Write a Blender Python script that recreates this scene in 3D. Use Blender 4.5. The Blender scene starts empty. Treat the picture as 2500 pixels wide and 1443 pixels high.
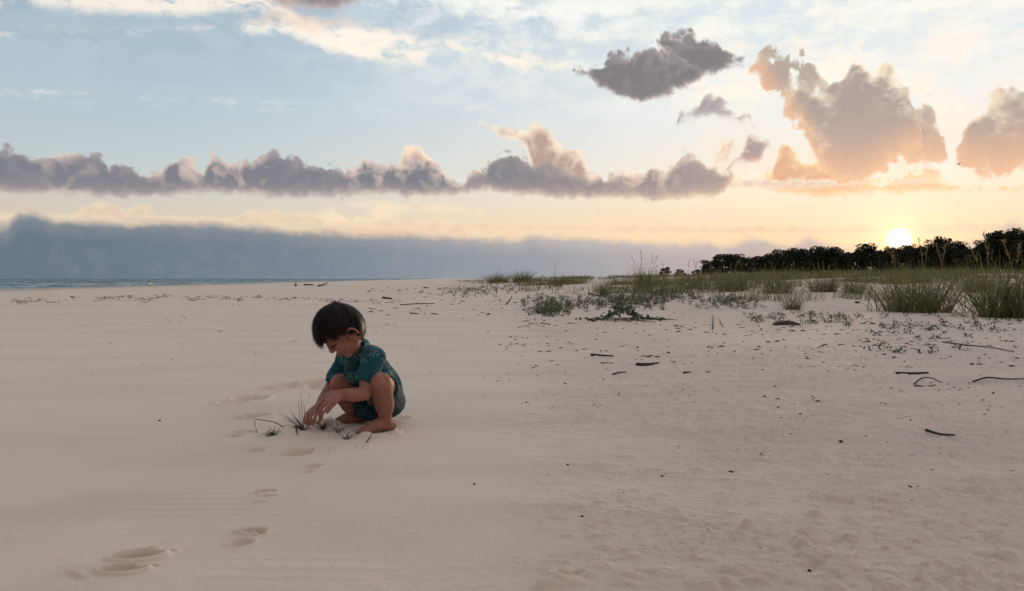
import bpy, bmesh, math, random
import numpy as np
from mathutils import Vector, Matrix

# ------------------------------------------------------------------ scene, camera
SC = bpy.context.scene
COL = SC.collection
CAM_H = 0.635            # metres above the sand
FPX, CX, HY = 1900.0, 1250.0, 680.0   # focal length, centre column and horizon row of the photograph (2500 px wide)

cam_data = bpy.data.cameras.new('camera')
cam_data.sensor_width = 36.0
cam_data.lens = 36.0 * FPX / 2500.0
cam_data.shift_y = -41.5 / 2500.0
cam_data.clip_start = 0.05
cam_data.clip_end = 20000.0
cam = bpy.data.objects.new('camera', cam_data)
COL.objects.link(cam)
cam.location = (0, 0, CAM_H)
cam.rotation_euler = (math.pi / 2, 0, 0)
SC.camera = cam

SC.view_settings.view_transform = 'Standard'
SC.view_settings.look = 'None'
SC.view_settings.exposure = 0.0
SC.view_settings.gamma = 1.0
SC.view_settings.use_curve_mapping = False
SC.cycles.use_denoising = True
SC.cycles.max_bounces = 6
SC.cycles.diffuse_bounces = 3
SC.cycles.glossy_bounces = 3
SC.cycles.transmission_bounces = 4
SC.cycles.transparent_max_bounces = 8
SC.cycles.caustics_reflective = False
SC.cycles.caustics_refractive = False


def P(px, py, Y):
    """world point at distance Y in front of the camera seen at photograph pixel (px, py)"""
    return Vector(((px - CX) / FPX * Y, Y, CAM_H + (HY - py) / FPX * Y))


def lin(r, g, b, k=1.0):
    def f(c):
        c /= 255.0
        return k * (c / 12.92 if c <= 0.04045 else ((c + 0.055) / 1.055) ** 2.4)
    return (f(r), f(g), f(b))


SUN_AZ = math.atan((2195 - CX) / FPX)
SUN_EL = math.atan((680 - 585) / FPX * math.cos(SUN_AZ))
SUN_DIR = Vector((math.sin(SUN_AZ) * math.cos(SUN_EL), math.cos(SUN_AZ) * math.cos(SUN_EL), math.sin(SUN_EL)))

sun_data = bpy.data.lights.new('sun', 'SUN')
sun_data.energy = 2.0
sun_data.angle = math.radians(1.2)
sun_data.color = (1.0, 0.72, 0.50)
sun = bpy.data.objects.new('sun', sun_data)
COL.objects.link(sun)
sun.location = SUN_DIR * 30
sun.rotation_euler = SUN_DIR.to_track_quat('Z', 'Y').to_euler()


# ------------------------------------------------------------------ node helper
class NT:
    """small wrapper that lets node trees be written as expressions"""
    def __init__(self, tree):
        self.t = tree

    def node(self, kind, ins=None, **props):
        n = self.t.nodes.new(kind)
        for k, v in props.items():
            setattr(n, k, v)
        for k, v in (ins or {}).items():
            self.put(n.inputs[k], v)
        return n

    def put(self, sock, v):
        if isinstance(v, E):
            self.t.links.new(v.s, sock)
        elif isinstance(v, bpy.types.NodeSocket):
            self.t.links.new(v, sock)
        else:
            if sock.type == 'RGBA' and len(v) == 3:
                v = (*v, 1.0)
            sock.default_value = v

    def math(self, op, a, b=None, c=None, clamp=False):
        n = self.t.nodes.new('ShaderNodeMath')
        n.operation = op
        n.use_clamp = clamp
        for i, v in enumerate((a, b, c)):
            if v is not None:
                self.put(n.inputs[i], v)
        return E(self, n.outputs[0])

    def vmath(self, op, a, b=None, scale=None):
        n = self.t.nodes.new('ShaderNodeVectorMath')
        n.operation = op
        self.put(n.inputs[0], a)
        if b is not None:
            self.put(n.inputs[1], b)
        if scale is not None:
            self.put(n.inputs['Scale'], scale)
        return E(self, n.outputs['Value'] if op in ('DOT_PRODUCT', 'LENGTH', 'DISTANCE') else n.outputs[0])

    def step(self, x, a, b, lo=0.0, hi=1.0, kind='SMOOTHSTEP'):
        n = self.node('ShaderNodeMapRange', interpolation_type=kind)
        for k, v in (('Value', x), ('From Min', a), ('From Max', b), ('To Min', lo), ('To Max', hi)):
            self.put(n.inputs[k], v)
        return E(self, n.outputs[0])

    def mix(self, f, a, b, mode='MIX', clamp=False):
        n = self.node('ShaderNodeMix', data_type='RGBA', blend_type=mode)
        n.clamp_factor = True
        n.clamp_result = clamp
        self.put(n.inputs[0], f)
        self.put(n.inputs[6], a)
        self.put(n.inputs[7], b)
        return E(self, n.outputs[2])

    def noise(self, vec, scale, detail=4.0, rough=0.5, lac=2.0, dist=0.0, w=None, color=False):
        n = self.node('ShaderNodeTexNoise', noise_dimensions='3D' if w is None else '4D')
        if vec is not None:
            self.put(n.inputs['Vector'], vec)
        if w is not None:
            self.put(n.inputs['W'], w)
        for k, v in (('Scale', scale), ('Detail', detail), ('Roughness', rough), ('Lacunarity', lac), ('Distortion', dist)):
            self.put(n.inputs[k], v)
        return E(self, n.outputs['Color'] if color else n.outputs[0])

    def voronoi(self, vec, scale, detail=0.0, rough=0.5, feature='F1', smooth=None, out='Distance'):
        n = self.node('ShaderNodeTexVoronoi', feature=feature)
        self.put(n.inputs['Vector'], vec)
        self.put(n.inputs['Scale'], scale)
        self.put(n.inputs['Detail'], detail)
        self.put(n.inputs['Roughness'], rough)
        if smooth is not None:
            self.put(n.inputs['Smoothness'], smooth)
        return E(self, n.outputs[out])

    def ramp(self, f, pts, interp='LINEAR'):
        n = self.node('ShaderNodeValToRGB')
        self.put(n.inputs[0], f)
        cr = n.color_ramp
        cr.interpolation = interp
        while len(cr.elements) < len(pts):
            cr.elements.new(0.5)
        for e, (p, c) in zip(cr.elements, pts):
            e.position = p
            e.color = (*c, 1.0)
        return E(self, n.outputs[0])

    def curve(self, x, pts):
        n = self.node('ShaderNodeFloatCurve')
        self.put(n.inputs['Value'], x)
        c = n.mapping.curves[0]
        pts = sorted(pts)
        while len(c.points) < len(pts):
            c.points.new(0.5, 0.5)
        for p, (a, b) in zip(c.points, pts):
            p.location = (a, b)
            p.handle_type = 'VECTOR'
        n.mapping.use_clip = False
        n.mapping.update()
        return E(self, n.outputs[0])

    def sep(self, v):
        n = self.node('ShaderNodeSeparateXYZ', {0: v})
        return [E(self, o) for o in n.outputs]

    def comb(self, x, y, z):
        n = self.node('ShaderNodeCombineXYZ', {0: x, 1: y, 2: z})
        return E(self, n.outputs[0])


class E:
    def __init__(self, nt, s):
        self.nt, self.s = nt, s
    def __add__(self, o): return self.nt.math('ADD', self, o)
    __radd__ = __add__
    def __sub__(self, o): return self.nt.math('SUBTRACT', self, o)
    def __rsub__(self, o): return self.nt.math('SUBTRACT', o, self)
    def __mul__(self, o): return self.nt.math('MULTIPLY', self, o)
    __rmul__ = __mul__
    def __truediv__(self, o): return self.nt.math('DIVIDE', self, o)
    def min(self, o): return self.nt.math('MINIMUM', self, o)
    def max(self, o): return self.nt.math('MAXIMUM', self, o)
    def pow(self, o): return self.nt.math('POWER', self, o)
    def abs(self): return self.nt.math('ABSOLUTE', self)
    def sat(self): return self.nt.math('ADD', self, 0.0, clamp=True)


# ------------------------------------------------------------------ sky (world)
world = bpy.data.worlds.new('World')
SC.world = world
world.use_nodes = True
world.node_tree.nodes.clear()
W = NT(world.node_tree)

AZ0, AZW, ELW = -0.66, 1.32, 0.40     # range of the cloud outline curves


def dirpx(px, py):
    az = math.atan((px - CX) / FPX)
    return az, math.atan((HY - py) / FPX * math.cos(az))


def build_sky():
    D = E(W, W.node('ShaderNodeTexCoord').outputs['Generated'])
    D = W.vmath('NORMALIZE', D)
    dx, dy, dz = W.sep(D)
    az = W.math('ARCTAN2', dx, dy)
    el = W.math('ARCSINE', dz)
    u = ((az - AZ0) / AZW).sat()
    sund = tuple(SUN_DIR)
    cosang = W.vmath('DOT_PRODUCT', D, sund)
    ang = W.math('ARCCOSINE', cosang.min(0.999999))          # angle to the sun
    # clear sky
    sky = W.node('ShaderNodeTexSky', sky_type='NISHITA')
    sky.sun_disc = False
    sky.sun_elevation = SUN_EL + math.radians(3.0)
    sky.sun_rotation = SUN_AZ
    sky.air_density = 1.0
    sky.dust_density = 1.0
    sky.ozone_density = 1.6
    clear = W.vmath('SCALE', E(W, sky.outputs[0]), scale=0.10)

    # thin bright veil of high haze that pales the blue
    elc = el.max(0.0)
    veil = W.ramp(elc / 1.2, [(0.0, lin(238, 206, 176)), (0.05, lin(232, 213, 190)), (0.11, lin(206, 216, 218)),
                              (0.18, lin(188, 207, 217)), (0.30, lin(160, 186, 205)), (0.55, lin(180, 190, 198)), (1.0, lin(190, 196, 200))])
    # the sun side is whiter and warmer
    warm = W.ramp(elc / 1.2, [(0.0, lin(252, 208, 160)), (0.04, lin(252, 220, 180)), (0.07, lin(252, 228, 200)), (0.10, lin(252, 240, 222)), (0.17, lin(238, 240, 240)),
                              (0.30, lin(214, 228, 236)), (0.55, lin(204, 212, 216)), (1.0, lin(192, 198, 202))])
    daz = (az - SUN_AZ).abs()
    daz = daz.min(2 * math.pi - daz)
    side = W.step(daz, 0.08, 0.95, 1.0, 0.0)
    back = W.step(daz, 0.8, 2.3, 0.0, 1.0)
    veil = W.mix(side, veil, warm)
    veil = W.mix(back * 0.9, veil, W.ramp(elc / 1.2, [(0.0, lin(118, 106, 112)), (0.12, lin(116, 114, 124)), (0.4, lin(136, 140, 150)), (1.0, lin(190, 196, 200))]))
    col = W.mix((side * 0.12 + 0.86).sat(), clear, veil)

    # shared noises, all taken on the direction sphere so that nothing pinches overhead
    eps = 0.011
    Ds = W.vmath('NORMALIZE', W.vmath('ADD', D, W.vmath('SCALE', W.vmath('SUBTRACT', sund, D), scale=0.02)))
    warp = W.vmath('SCALE', W.vmath('SUBTRACT', W.noise(D, 26.0, 3.0, 0.55, color=True), (0.5, 0.5, 0.5)), scale=0.035)
    Dw = W.vmath('ADD', D, warp)
    Dws = W.vmath('ADD', Ds, warp)

    def puff(v):
        big = W.noise(v, 13.0, 3.0, 0.52) - 0.5
        bil = 0.46 - W.voronoi(v, 46.0, 1.6, 0.5)
        return big, bil
    b0, v0 = puff(Dw)
    b1, v1 = puff(Dws)
    n0 = b0 * 1.1 + v0 * 0.75 + 0.10
    lit = (b0 - b1) * 0.9 + (v0 - v1) * 0.8                  # >0 where a billow faces the sun
    fine = W.noise(Dw, 90.0, 4.0, 0.6) - 0.5
    Dst = W.vmath('MULTIPLY', D, (1.0, 1.0, 4.0))
    str1 = W.noise(W.vmath('ADD', Dst, warp), 9.0, 6.0, 0.55)
    str2 = W.noise(W.vmath('MULTIPLY', Dw, (1.0, 1.0, 2.2)), 22.0, 7.0, 0.62)
    slow = W.noise(D, 4.0, 2.0, 0.5)
    gap = W.noise(Dw, 17.0, 5.0, 0.6)
    rimk = W.step(W.noise(D, 11.0, 2.0, 0.5), 0.42, 0.62) * 0.85 + 0.15
    off = W.step(az.abs(), 0.60, 0.80)                       # beyond the frame the outlines go on as noise

    def prof(pts):
        out = []
        for px, py in pts:
            a, e = dirpx(px, py)
            out.append(((a - AZ0) / AZW, e / ELW))
        return W.curve(u, out) * ELW

    def over(base, alpha, colour):
        return W.mix(alpha, base, colour)

    # distance-to-sun dependent cloud tones
    near = W.step(ang, 0.05, 0.34, 1.0, 0.0)
    mid = W.step(ang, 0.22, 0.85, 1.0, 0.0)
    core_c = W.mix(mid, lin(124, 124, 137), lin(160, 143, 146))
    core_c = W.mix(near, core_c, lin(238, 184, 148))
    edge_c = W.mix(mid, lin(233, 208, 194), lin(255, 228, 196))
    edge_c = W.mix(near, edge_c, lin(255, 238, 196, 1.1))
    belly_c = W.mix(mid, lin(184, 168, 162), lin(224, 190, 170))
    belly_c = W.mix(near, belly_c, lin(252, 206, 160))

    def cumulus(base, top, bot, amp=0.020, botamp=0.010, soft=0.006, edge=0.016, belly=0.016, opacity=1.0,
                core=None, edgec=None, bellyc=None, bellyk=0.8, litk=1.0, bias=0.0, holes=0.0, rims=False):
        dt = (top - el) + n0 * amp + fine * 0.008 + bias
        db = (el - bot) + (n0 * 0.6 + fine * 0.5) * botamp + bias
        pen = W.step(top - bot, 0.0006, 0.005, 0.035, 0.0)        # nothing where the outline has closed
        d = dt.min(db) - pen
        if holes:
            d = d.min(d * 0.35 + (gap - holes) * 0.12)
        a = W.step(d, -0.001, soft) * W.step(db - pen, -0.004, max(0.011, soft)) * opacity
        thick = W.step(d, 0.0, edge)
        rim = W.mix(rimk, core or core_c, edgec or edge_c) if rims else (edgec or edge_c)
        c = W.mix((thick + lit * -0.5 * litk).sat(), rim, core or core_c)
        # billows inside the cloud: paler where they face the sun, and paler towards the sunlit tops
        high = W.step(dt, 0.0, 0.05, 1.0, 0.0)
        c = W.mix((lit * 1.5 * litk + 0.06).sat() * (high * 0.75 + 0.05) * (rimk if rims else 1.0), c, edgec or edge_c)
        c = W.mix((lit * -1.3).sat() * 0.28, c, W.mix(1.0, core or core_c, (0.84, 0.84, 0.87), 'MULTIPLY'))
        low = W.step(el - bot + n0 * 0.008, belly * -0.3, belly, 1.0, 0.0)
        c = W.mix(low * bellyk, c, bellyc or belly_c)
        return over(base, a, c)

    # ---- cirrus and thin alto streaks
    cir_m = W.step(el, 0.16, 0.30)
    right = W.step(az, -0.35, 0.15)
    cir = W.step(str2 * 0.55 + str1 * 0.6 + fine * 0.06, 0.46, 0.70) * cir_m
    col = over(col, cir * (right * 0.80 + 0.12), W.mix(mid, lin(236, 240, 240), lin(255, 252, 242)))

    def streak(base, top, bot, soft=0.03, gain=1.0, colr=(246, 243, 235), amp=0.05, thr=(0.36, 0.66)):
        d = (top - el).min(el - bot) + (str2 - 0.5) * amp
        m = W.step(d, -0.004, soft)
        a = m * W.step(str2 + fine * 0.15, thr[0], thr[1]) * gain
        return over(base, a, lin(*colr))
    col = streak(col, prof([(-150, 0), (20, 2), (60, -10), (300, -40), (600, -40), (660, -30), (720, 30), (750, 60), (2700, 60)]),
                 prof([(-150, 10), (20, 10), (80, 14), (200, 30), (400, 40), (560, 38), (640, 30), (720, 60), (750, 61), (2700, 61)]), soft=0.012, gain=0.95, amp=0.03, thr=(0.30, 0.52), colr=(250, 241, 228))
    col = streak(col, prof([(-150, 80), (560, 62), (600, 48), (700, 45), (820, 55), (900, 66), (1000, 78), (1150, 108), (1300, 130), (1420, 150), (1440, 175), (2700, 175)]),
                 prof([(-150, 81), (560, 64), (600, 78), (700, 88), (780, 118), (860, 150), (960, 158), (1030, 160), (1060, 120), (1150, 140), (1260, 168), (1350, 186), (1430, 182), (1440, 176), (2700, 176)]), soft=0.014, gain=1.0, amp=0.035, thr=(0.28, 0.56), colr=(255, 246, 232))
    col = streak(col, prof([(-150, -50), (880, 10), (960, -30), (1200, -60), (2700, -60)]),
                 prof([(-150, -50), (880, 12), (980, 40), (1100, 60), (1250, 95), (1420, 92), (1560, 40), (1700, 10), (2700, 0)]), soft=0.04, gain=0.95, amp=0.06, thr=(0.30, 0.62), colr=(252, 250, 245))
    col = streak(col, prof([(-150, 205), (1780, 205), (1860, 150), (1960, 120), (2080, 110), (2160, 90), (2250, 180), (2400, 250), (2700, 240)]),
                 prof([(-150, 205), (1780, 206), (1860, 250), (2000, 240), (2200, 260), (2300, 330), (2700, 360)]), soft=0.03, gain=0.9, amp=0.05, thr=(0.26, 0.62), colr=(255, 250, 234))
    col = streak(col, prof([(-150, 230), (1640, 230), (1700, 180), (1830, 170), (1900, 235), (2700, 235)]),
                 prof([(-150, 231), (1640, 231), (1700, 270), (1830, 290), (1900, 260), (2700, 236)]), soft=0.03, gain=0.95, amp=0.04, thr=(0.2, 0.5), colr=(255, 249, 232))

    # ---- pale far clouds between the long bank and the horizon band
    far_e, far_c = lin(255, 228, 194), lin(236, 204, 180)
    col = cumulus(col, prof([(-150, 515), (60, 520), (190, 520), (205, 492), (250, 486), (290, 488), (305, 512), (325, 496), (370, 488), (376, 524), (440, 525), (480, 522), (560, 527), (600, 512), (660, 506), (720, 515), (780, 520), (800, 526), (2700, 530)]),
                  prof([(-150, 545), (800, 560), (2700, 580)]), amp=0.006, edge=0.010, core=far_c, edgec=far_e, bellyk=0.0, opacity=0.55)
    col = cumulus(col, prof([(-150, 600), (760, 600), (800, 524), (830, 518), (860, 540), (1040, 545), (1056, 520), (1080, 530), (1130, 540), (1150, 575), (2700, 600)]),
                  prof([(-150, 601), (2700, 601)]), amp=0.006, edge=0.012, core=far_c, edgec=far_e, bellyk=0.0, opacity=0.5)
    col = streak(col, prof([(-150, 520), (760, 530), (800, 505), (900, 492), (1000, 488), (1100, 495), (1200, 515), (1210, 530), (2700, 560)]),
                 prof([(-150, 521), (760, 531), (800, 550), (900, 545), (1000, 520), (1100, 520), (1200, 530), (1210, 531), (2700, 561)]), soft=0.01, gain=0.7, amp=0.02, thr=(0.35, 0.6), colr=(255, 232, 198))
    # small torn scraps above the horizon on the sun side
    scr = W.step(n0 + fine * 0.5, 0.10, 0.30) * W.step(el, 0.062, 0.070) * W.step(el, 0.082, 0.094, 1.0, 0.0) * W.step(az, 0.08, 0.14) * W.step(az, 0.30, 0.38, 1.0, 0.0)
    col = over(col, scr * 0.85, lin(226, 182, 160))
    scr2 = W.step(str1 + fine * 0.2, 0.60, 0.70) * W.step(el, 0.045, 0.055) * W.step(el, 0.075, 0.09, 1.0, 0.0) * W.step(az, 0.05, 0.2)
    col = over(col, scr2 * 0.4, lin(240, 205, 160))

    # thin bright sheet behind the torn clouds on the sun side
    sheet = W.step(str2 * 0.6 + gap * 0.6, 0.50, 0.78) * W.step(el, 0.085, 0.14) * W.step(el, 0.26, 0.36, 1.0, 0.0) * W.step(az, 0.10, 0.34)
    col = over(col, sheet * 0.75, W.mix(W.step(el, 0.10, 0.24), lin(255, 226, 192), lin(255, 247, 234)))
    # ---- big torn cluster over the sun
    nearc = W.step(el, 0.06, 0.21, 1.0, 0.0)
    right_core = W.mix(nearc, lin(176, 163, 156), lin(238, 190, 160))
    right_edge = W.mix(nearc, lin(255, 238, 208), lin(255, 216, 160))
    col = cumulus(col,
                  prof([(-150, 440), (1780, 440), (1800, 424), (1840, 430), (1862, 436), (1884, 410), (1900, 356), (1920, 344), (1936, 372), (1960, 392), (2000, 376), (2060, 372), (2100, 400), (2160, 420), (2240, 410), (2300, 424), (2400, 440), (2500, 448), (2700, 430)]),
                  prof([(-150, 442), (1780, 442), (1800, 455), (1840, 462), (1900, 474), (2000, 486), (2080, 484), (2150, 478), (2250, 478), (2350, 474), (2500, 474), (2700, 474)]),
                  amp=0.032, botamp=0.012, edge=0.020, bias=0.001, core=W.mix(near, lin(212, 170, 154), lin(240, 186, 148)), edgec=lin(255, 222, 172), bellyc=lin(252, 206, 156), litk=0.8)
    col = cumulus(col,
                  prof([(-150, 420), (2160, 420), (2184, 350), (2196, 300), (2216, 262), (2240, 238), (2272, 262), (2296, 300), (2308, 350), (2326, 384), (2336, 372), (2350, 345), (2358, 300), (2368, 268), (2400, 245), (2440, 236), (2460, 228), (2500, 230), (2700, 210)]),
                  prof([(-150, 380), (2160, 380), (2184, 372), (2210, 398), (2260, 404), (2310, 402), (2340, 396), (2380, 424), (2440, 432), (2500, 410), (2700, 420)]),
                  amp=0.036, botamp=0.034, edge=0.026, soft=0.008, holes=0.40, bias=0.010, rims=True, core=right_core, edgec=right_edge, bellyc=lin(246, 194, 156), belly=0.05, bellyk=0.75, litk=0.9)
    col = cumulus(col,
                  prof([(-150, 240), (1800, 240), (1842, 140), (1870, 120), (1892, 120), (1932, 156), (1970, 166), (2005, 190), (2030, 196), (2064, 204), (2074, 140), (2090, 130), (2114, 150), (2126, 182), (2146, 182), (2158, 158), (2178, 148), (2202, 164), (2226, 205), (2236, 250), (2246, 310), (2258, 370), (2280, 440), (2700, 460)]),
                  prof([(-150, 200), (1800, 200), (1842, 172), (1868, 205), (1892, 236), (1904, 262), (1940, 288), (1962, 322), (1984, 362), (2012, 412), (2036, 446), (2070, 466), (2120, 440), (2160, 414), (2200, 392), (2230, 372), (2258, 352), (2280, 340), (2700, 340)]),
                  amp=0.044, botamp=0.044, edge=0.024, soft=0.007, holes=0.40, bias=0.012, rims=True, core=right_core, edgec=right_edge, bellyc=lin(246, 194, 156), belly=0.05, bellyk=0.75, litk=1.0)
    col = cumulus(col, prof([(-150, 480), (2110, 480), (2140, 418), (2170, 400), (2220, 394), (2290, 398), (2330, 410), (2400, 408), (2430, 436), (2450, 480), (2700, 480)]),
                  prof([(-150, 440), (2110, 440), (2140, 424), (2200, 430), (2260, 436), (2340, 438), (2430, 438), (2450, 440), (2700, 440)]),
                  amp=0.024, botamp=0.016, edge=0.018, soft=0.008, core=lin(238, 190, 158), edgec=lin(255, 224, 178), bellyc=lin(250, 206, 160), litk=0.8, opacity=0.85)
    # ---- dark ragged cloud high on the right and its scraps
    dk_core, dk_edge = lin(128, 124, 127), lin(172, 162, 162)
    dk = dict(amp=0.026, botamp=0.024, edge=0.016, soft=0.007, bias=0.002, rims=True, core=dk_core, edgec=dk_edge, bellyc=lin(216, 184, 170), belly=0.012, litk=0.8, opacity=0.97)
    col = cumulus(col,
                  prof([(-150, 220), (1580, 220), (1600, 96), (1612, 78), (1640, 62), (1672, 66), (1702, 76), (1734, 96), (1772, 120), (1802, 140), (1850, 158), (1870, 220), (2700, 220)]),
                  prof([(-150, 180), (1580, 180), (1600, 112), (1640, 150), (1680, 186), (1720, 190), (1760, 176), (1800, 168), (1850, 162), (1870, 180), (2700, 180)]), bellyk=0.2, **dk)
    col = cumulus(col,
                  prof([(-150, 260), (1370, 260), (1390, 178), (1402, 150), (1420, 156), (1440, 134), (1470, 142), (1500, 122), (1550, 120), (1590, 110), (1622, 112), (1650, 126), (1690, 150), (1720, 176), (1740, 260), (2700, 260)]),
                  prof([(-150, 220), (1370, 220), (1390, 184), (1430, 198), (1462, 216), (1500, 240), (1540, 256), (1566, 270), (1600, 248), (1642, 240), (1690, 216), (1720, 184), (1740, 220), (2700, 220)]), bellyk=0.6, **dk)
    col = cumulus(col,
                  prof([(-150, 330), (1640, 330), (1662, 268), (1700, 262), (1722, 236), (1750, 228), (1768, 250), (1800, 262), (1828, 256), (1850, 330), (2700, 330)]),
                  prof([(-150, 331), (1640, 331), (1662, 284), (1700, 288), (1740, 284), (1780, 298), (1812, 300), (1830, 284), (1850, 331), (2700, 331)]),
                  amp=0.030, botamp=0.024, edge=0.020, soft=0.012, core=lin(160, 152, 158), edgec=lin(200, 192, 188), bellyk=0.0, opacity=0.9, bias=0.008)
    col = cumulus(col,
                  prof([(-150, 430), (1770, 430), (1792, 372), (1812, 362), (1826, 330), (1842, 322), (1862, 334), (1884, 350), (1900, 420), (2700, 430)]),
                  prof([(-150, 431), (1770, 431), (1792, 398), (1830, 404), (1856, 400), (1864, 372), (1884, 356), (1900, 421), (2700, 431)]),
                  amp=0.020, botamp=0.012, edge=0.014, soft=0.010, core=lin(176, 156, 154), edgec=lin(236, 208, 190), bellyc=lin(222, 182, 164), opacity=0.95, bias=0.004)
    # ---- dark cloud cut by the top of the frame, its peach fringe, small grey scrap
    col = streak(col, prof([(-150, 60), (600, 60), (660, 10), (760, 30), (840, 40), (870, 60), (2700, 60)]),
                 prof([(-150, 61), (600, 61), (680, 62), (760, 88), (820, 72), (870, 61), (2700, 61)]), soft=0.012, gain=0.5, amp=0.02, thr=(0.2, 0.5), colr=(250, 216, 194))
    col = cumulus(col,
                  prof([(-150, 60), (600, 60), (630, -20), (680, -50), (800, -60), (880, -30), (900, 40), (2700, 60)]),
                  prof([(-150, 61), (600, 61), (632, 6), (662, 24), (700, 38), (760, 46), (820, 44), (862, 28), (890, 6), (900, 41), (2700, 61)]),
                  amp=0.012, botamp=0.014, edge=0.022, soft=0.014, core=lin(146, 138, 144), edgec=lin(206, 190, 184), bellyc=lin(214, 184, 172), belly=0.018, opacity=0.95)
    col = cumulus(col, prof([(-150, 200), (1120, 200), (1140, 150), (1165, 140), (1200, 150), (1230, 200), (2700, 200)]),
                  prof([(-150, 201), (1120, 201), (1140, 160), (1165, 166), (1200, 162), (1230, 201), (2700, 201)]), amp=0.03, botamp=0.02, soft=0.014, core=lin(182, 184, 192), edgec=lin(214, 214, 216), bellyk=0.0, opacity=0.8)
    col = cumulus(col, prof([(-150, 200), (840, 200), (858, 142), (880, 134), (912, 140), (930, 200), (2700, 200)]),
                  prof([(-150, 201), (840, 201), (858, 148), (885, 154), (912, 150), (930, 201), (2700, 201)]), amp=0.016, botamp=0.012, soft=0.014, core=lin(246, 214, 194), edgec=lin(252, 226, 206), bellyk=0.0, opacity=0.7)

    # loose broken scraps of cumulus among the larger clouds on the sun side
    sc_m = W.step(el, 0.085, 0.110) * W.step(el, 0.165, 0.225, 1.0, 0.0) * W.step(az, 0.02, 0.16) * W.step(az, 0.60, 0.70, 1.0, 0.0)
    sc_d = gap + n0 * 0.16 + fine * 0.10
    sc_a = W.step(sc_d, 0.60, 0.68) * sc_m
    col = over(col, sc_a * 0.8, W.mix(W.step(sc_d, 0.62, 0.76), lin(250, 222, 196), W.mix(near, lin(190, 166, 160), lin(240, 192, 158))))
    # ---- bright tower and its arm behind the long bank
    tower_core = lin(190, 164, 152)
    tower_edge = lin(255, 234, 208)
    col = cumulus(col,
                  prof([(-150, 420), (960, 420), (985, 362), (1000, 346), (1022, 345), (1040, 372), (1062, 384), (1082, 420), (1150, 420), (1164, 292), (1178, 288), (1200, 290), (1240, 302), (1270, 318), (1290, 316), (1300, 300), (1312, 292), (1332, 292), (1346, 322), (1362, 342), (1392, 350), (1416, 366), (1424, 376), (1440, 420), (2700, 420)]),
                  prof([(-150, 440), (960, 440), (1100, 440), (1150, 421), (1164, 302), (1180, 312), (1200, 326), (1220, 344), (1250, 348), (1276, 356), (1290, 372), (1300, 440), (1440, 470), (2700, 440)]),
                  amp=0.014, botamp=0.012, edge=0.024, soft=0.006, core=tower_core, edgec=tower_edge, bellyk=0.0, litk=1.2)
    # ---- the long bank across the frame
    nz = (slow - 0.5) * 0.10 * off
    col = cumulus(col,
                  prof([(-150, 372), (-40, 360), (0, 354), (30, 352), (62, 360), (100, 378), (130, 364), (160, 382), (200, 364), (240, 374), (270, 388), (300, 400), (348, 408), (368, 424), (400, 408), (412, 370), (440, 374), (470, 384), (498, 402), (510, 370), (540, 372), (570, 388), (600, 378), (640, 374), (660, 356), (690, 368), (720, 378), (760, 384), (800, 390), (830, 382), (860, 394), (890, 380), (920, 384), (950, 390), (985, 388), (1010, 376), (1050, 384), (1078, 404), (1100, 428), (1130, 436), (1150, 410), (1190, 384), (1222, 372), (1246, 368), (1272, 380), (1300, 392), (1340, 400), (1390, 410), (1432, 424), (1452, 418), (1462, 406), (1500, 416), (1540, 422), (1580, 408), (1622, 412), (1646, 394), (1680, 368), (1712, 376), (1742, 392), (1780, 408), (1806, 424), (1830, 470), (1900, 520), (2700, 520)]) + nz,
                  prof([(-150, 480), (0, 478), (150, 490), (300, 491), (500, 482), (600, 486), (800, 490), (1000, 488), (1130, 484), (1180, 478), (1300, 486), (1400, 492), (1500, 494), (1650, 496), (1702, 492), (1760, 482), (1790, 446), (1810, 428), (1830, 472), (1900, 521), (2700, 521)]) - nz * 0.5,
                  amp=0.023, botamp=0.015, edge=0.015, soft=0.006, rims=True, belly=0.024, bellyk=0.75,
                  core=W.mix(W.step(az, -0.1, 0.3), lin(131, 132, 140), lin(174, 158, 154)), edgec=W.mix(W.step(az, -0.2, 0.1), lin(232, 208, 196), lin(248, 220, 196)))

    # ---- slate band of far rain cloud along the horizon
    band_top = prof([(-150, 545), (0, 542), (26, 540), (38, 514), (80, 510), (110, 520), (132, 532), (152, 526), (200, 528), (300, 531), (400, 534), (500, 541), (600, 543), (700, 551), (800, 556), (900, 560), (1000, 566), (1100, 571), (1200, 574), (1270, 576), (1290, 563), (1330, 571), (1400, 573), (1500, 579), (1600, 576), (1660, 583), (1720, 581), (1760, 586), (1830, 571), (1862, 569), (1900, 586), (1930, 591), (1960, 571), (1985, 569), (2010, 581), (2060, 591), (2110, 596), (2160, 598), (2230, 600), (2300, 588), (2400, 572), (2432, 556), (2470, 528), (2490, 532), (2500, 540), (2700, 560)]) + nz * 0.4
    dband = (band_top - el) + n0 * 0.006 + fine * 0.003 + (str1 - 0.5) * 0.022 - 0.001
    ba = W.step(dband, -0.003, 0.012) * W.step(az, 0.30, 0.62, 1.0, 0.62)
    deep = W.step(dband, 0.0, 0.03)
    bcol = W.ramp(u, [(0.0, lin(102, 118, 131)), (0.12, lin(106, 121, 134)), (0.32, lin(124, 136, 147)), (0.50, lin(152, 158, 166)), (0.66, lin(184, 174, 174)), (0.80, lin(214, 178, 166)), (0.9, lin(232, 192, 168)), (1.0, lin(212, 186, 178))])
    btop = W.mix(mid, lin(134, 140, 148), lin(202, 190, 184))
    c = W.mix(deep, btop, bcol)
    c = W.mix(W.step(str1, 0.50, 0.68) * 0.30, c, W.mix(1.0, c, (1.22, 1.18, 1.15), 'MULTIPLY'))
    c = W.mix((lit * 1.2).sat() * 0.25 * W.step(dband, 0.0, 0.02, 1.0, 0.2), c, edge_c)
    c = W.mix(off * 0.7, c, lin(150, 152, 166))
    col = over(col, ba, c)

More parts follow.
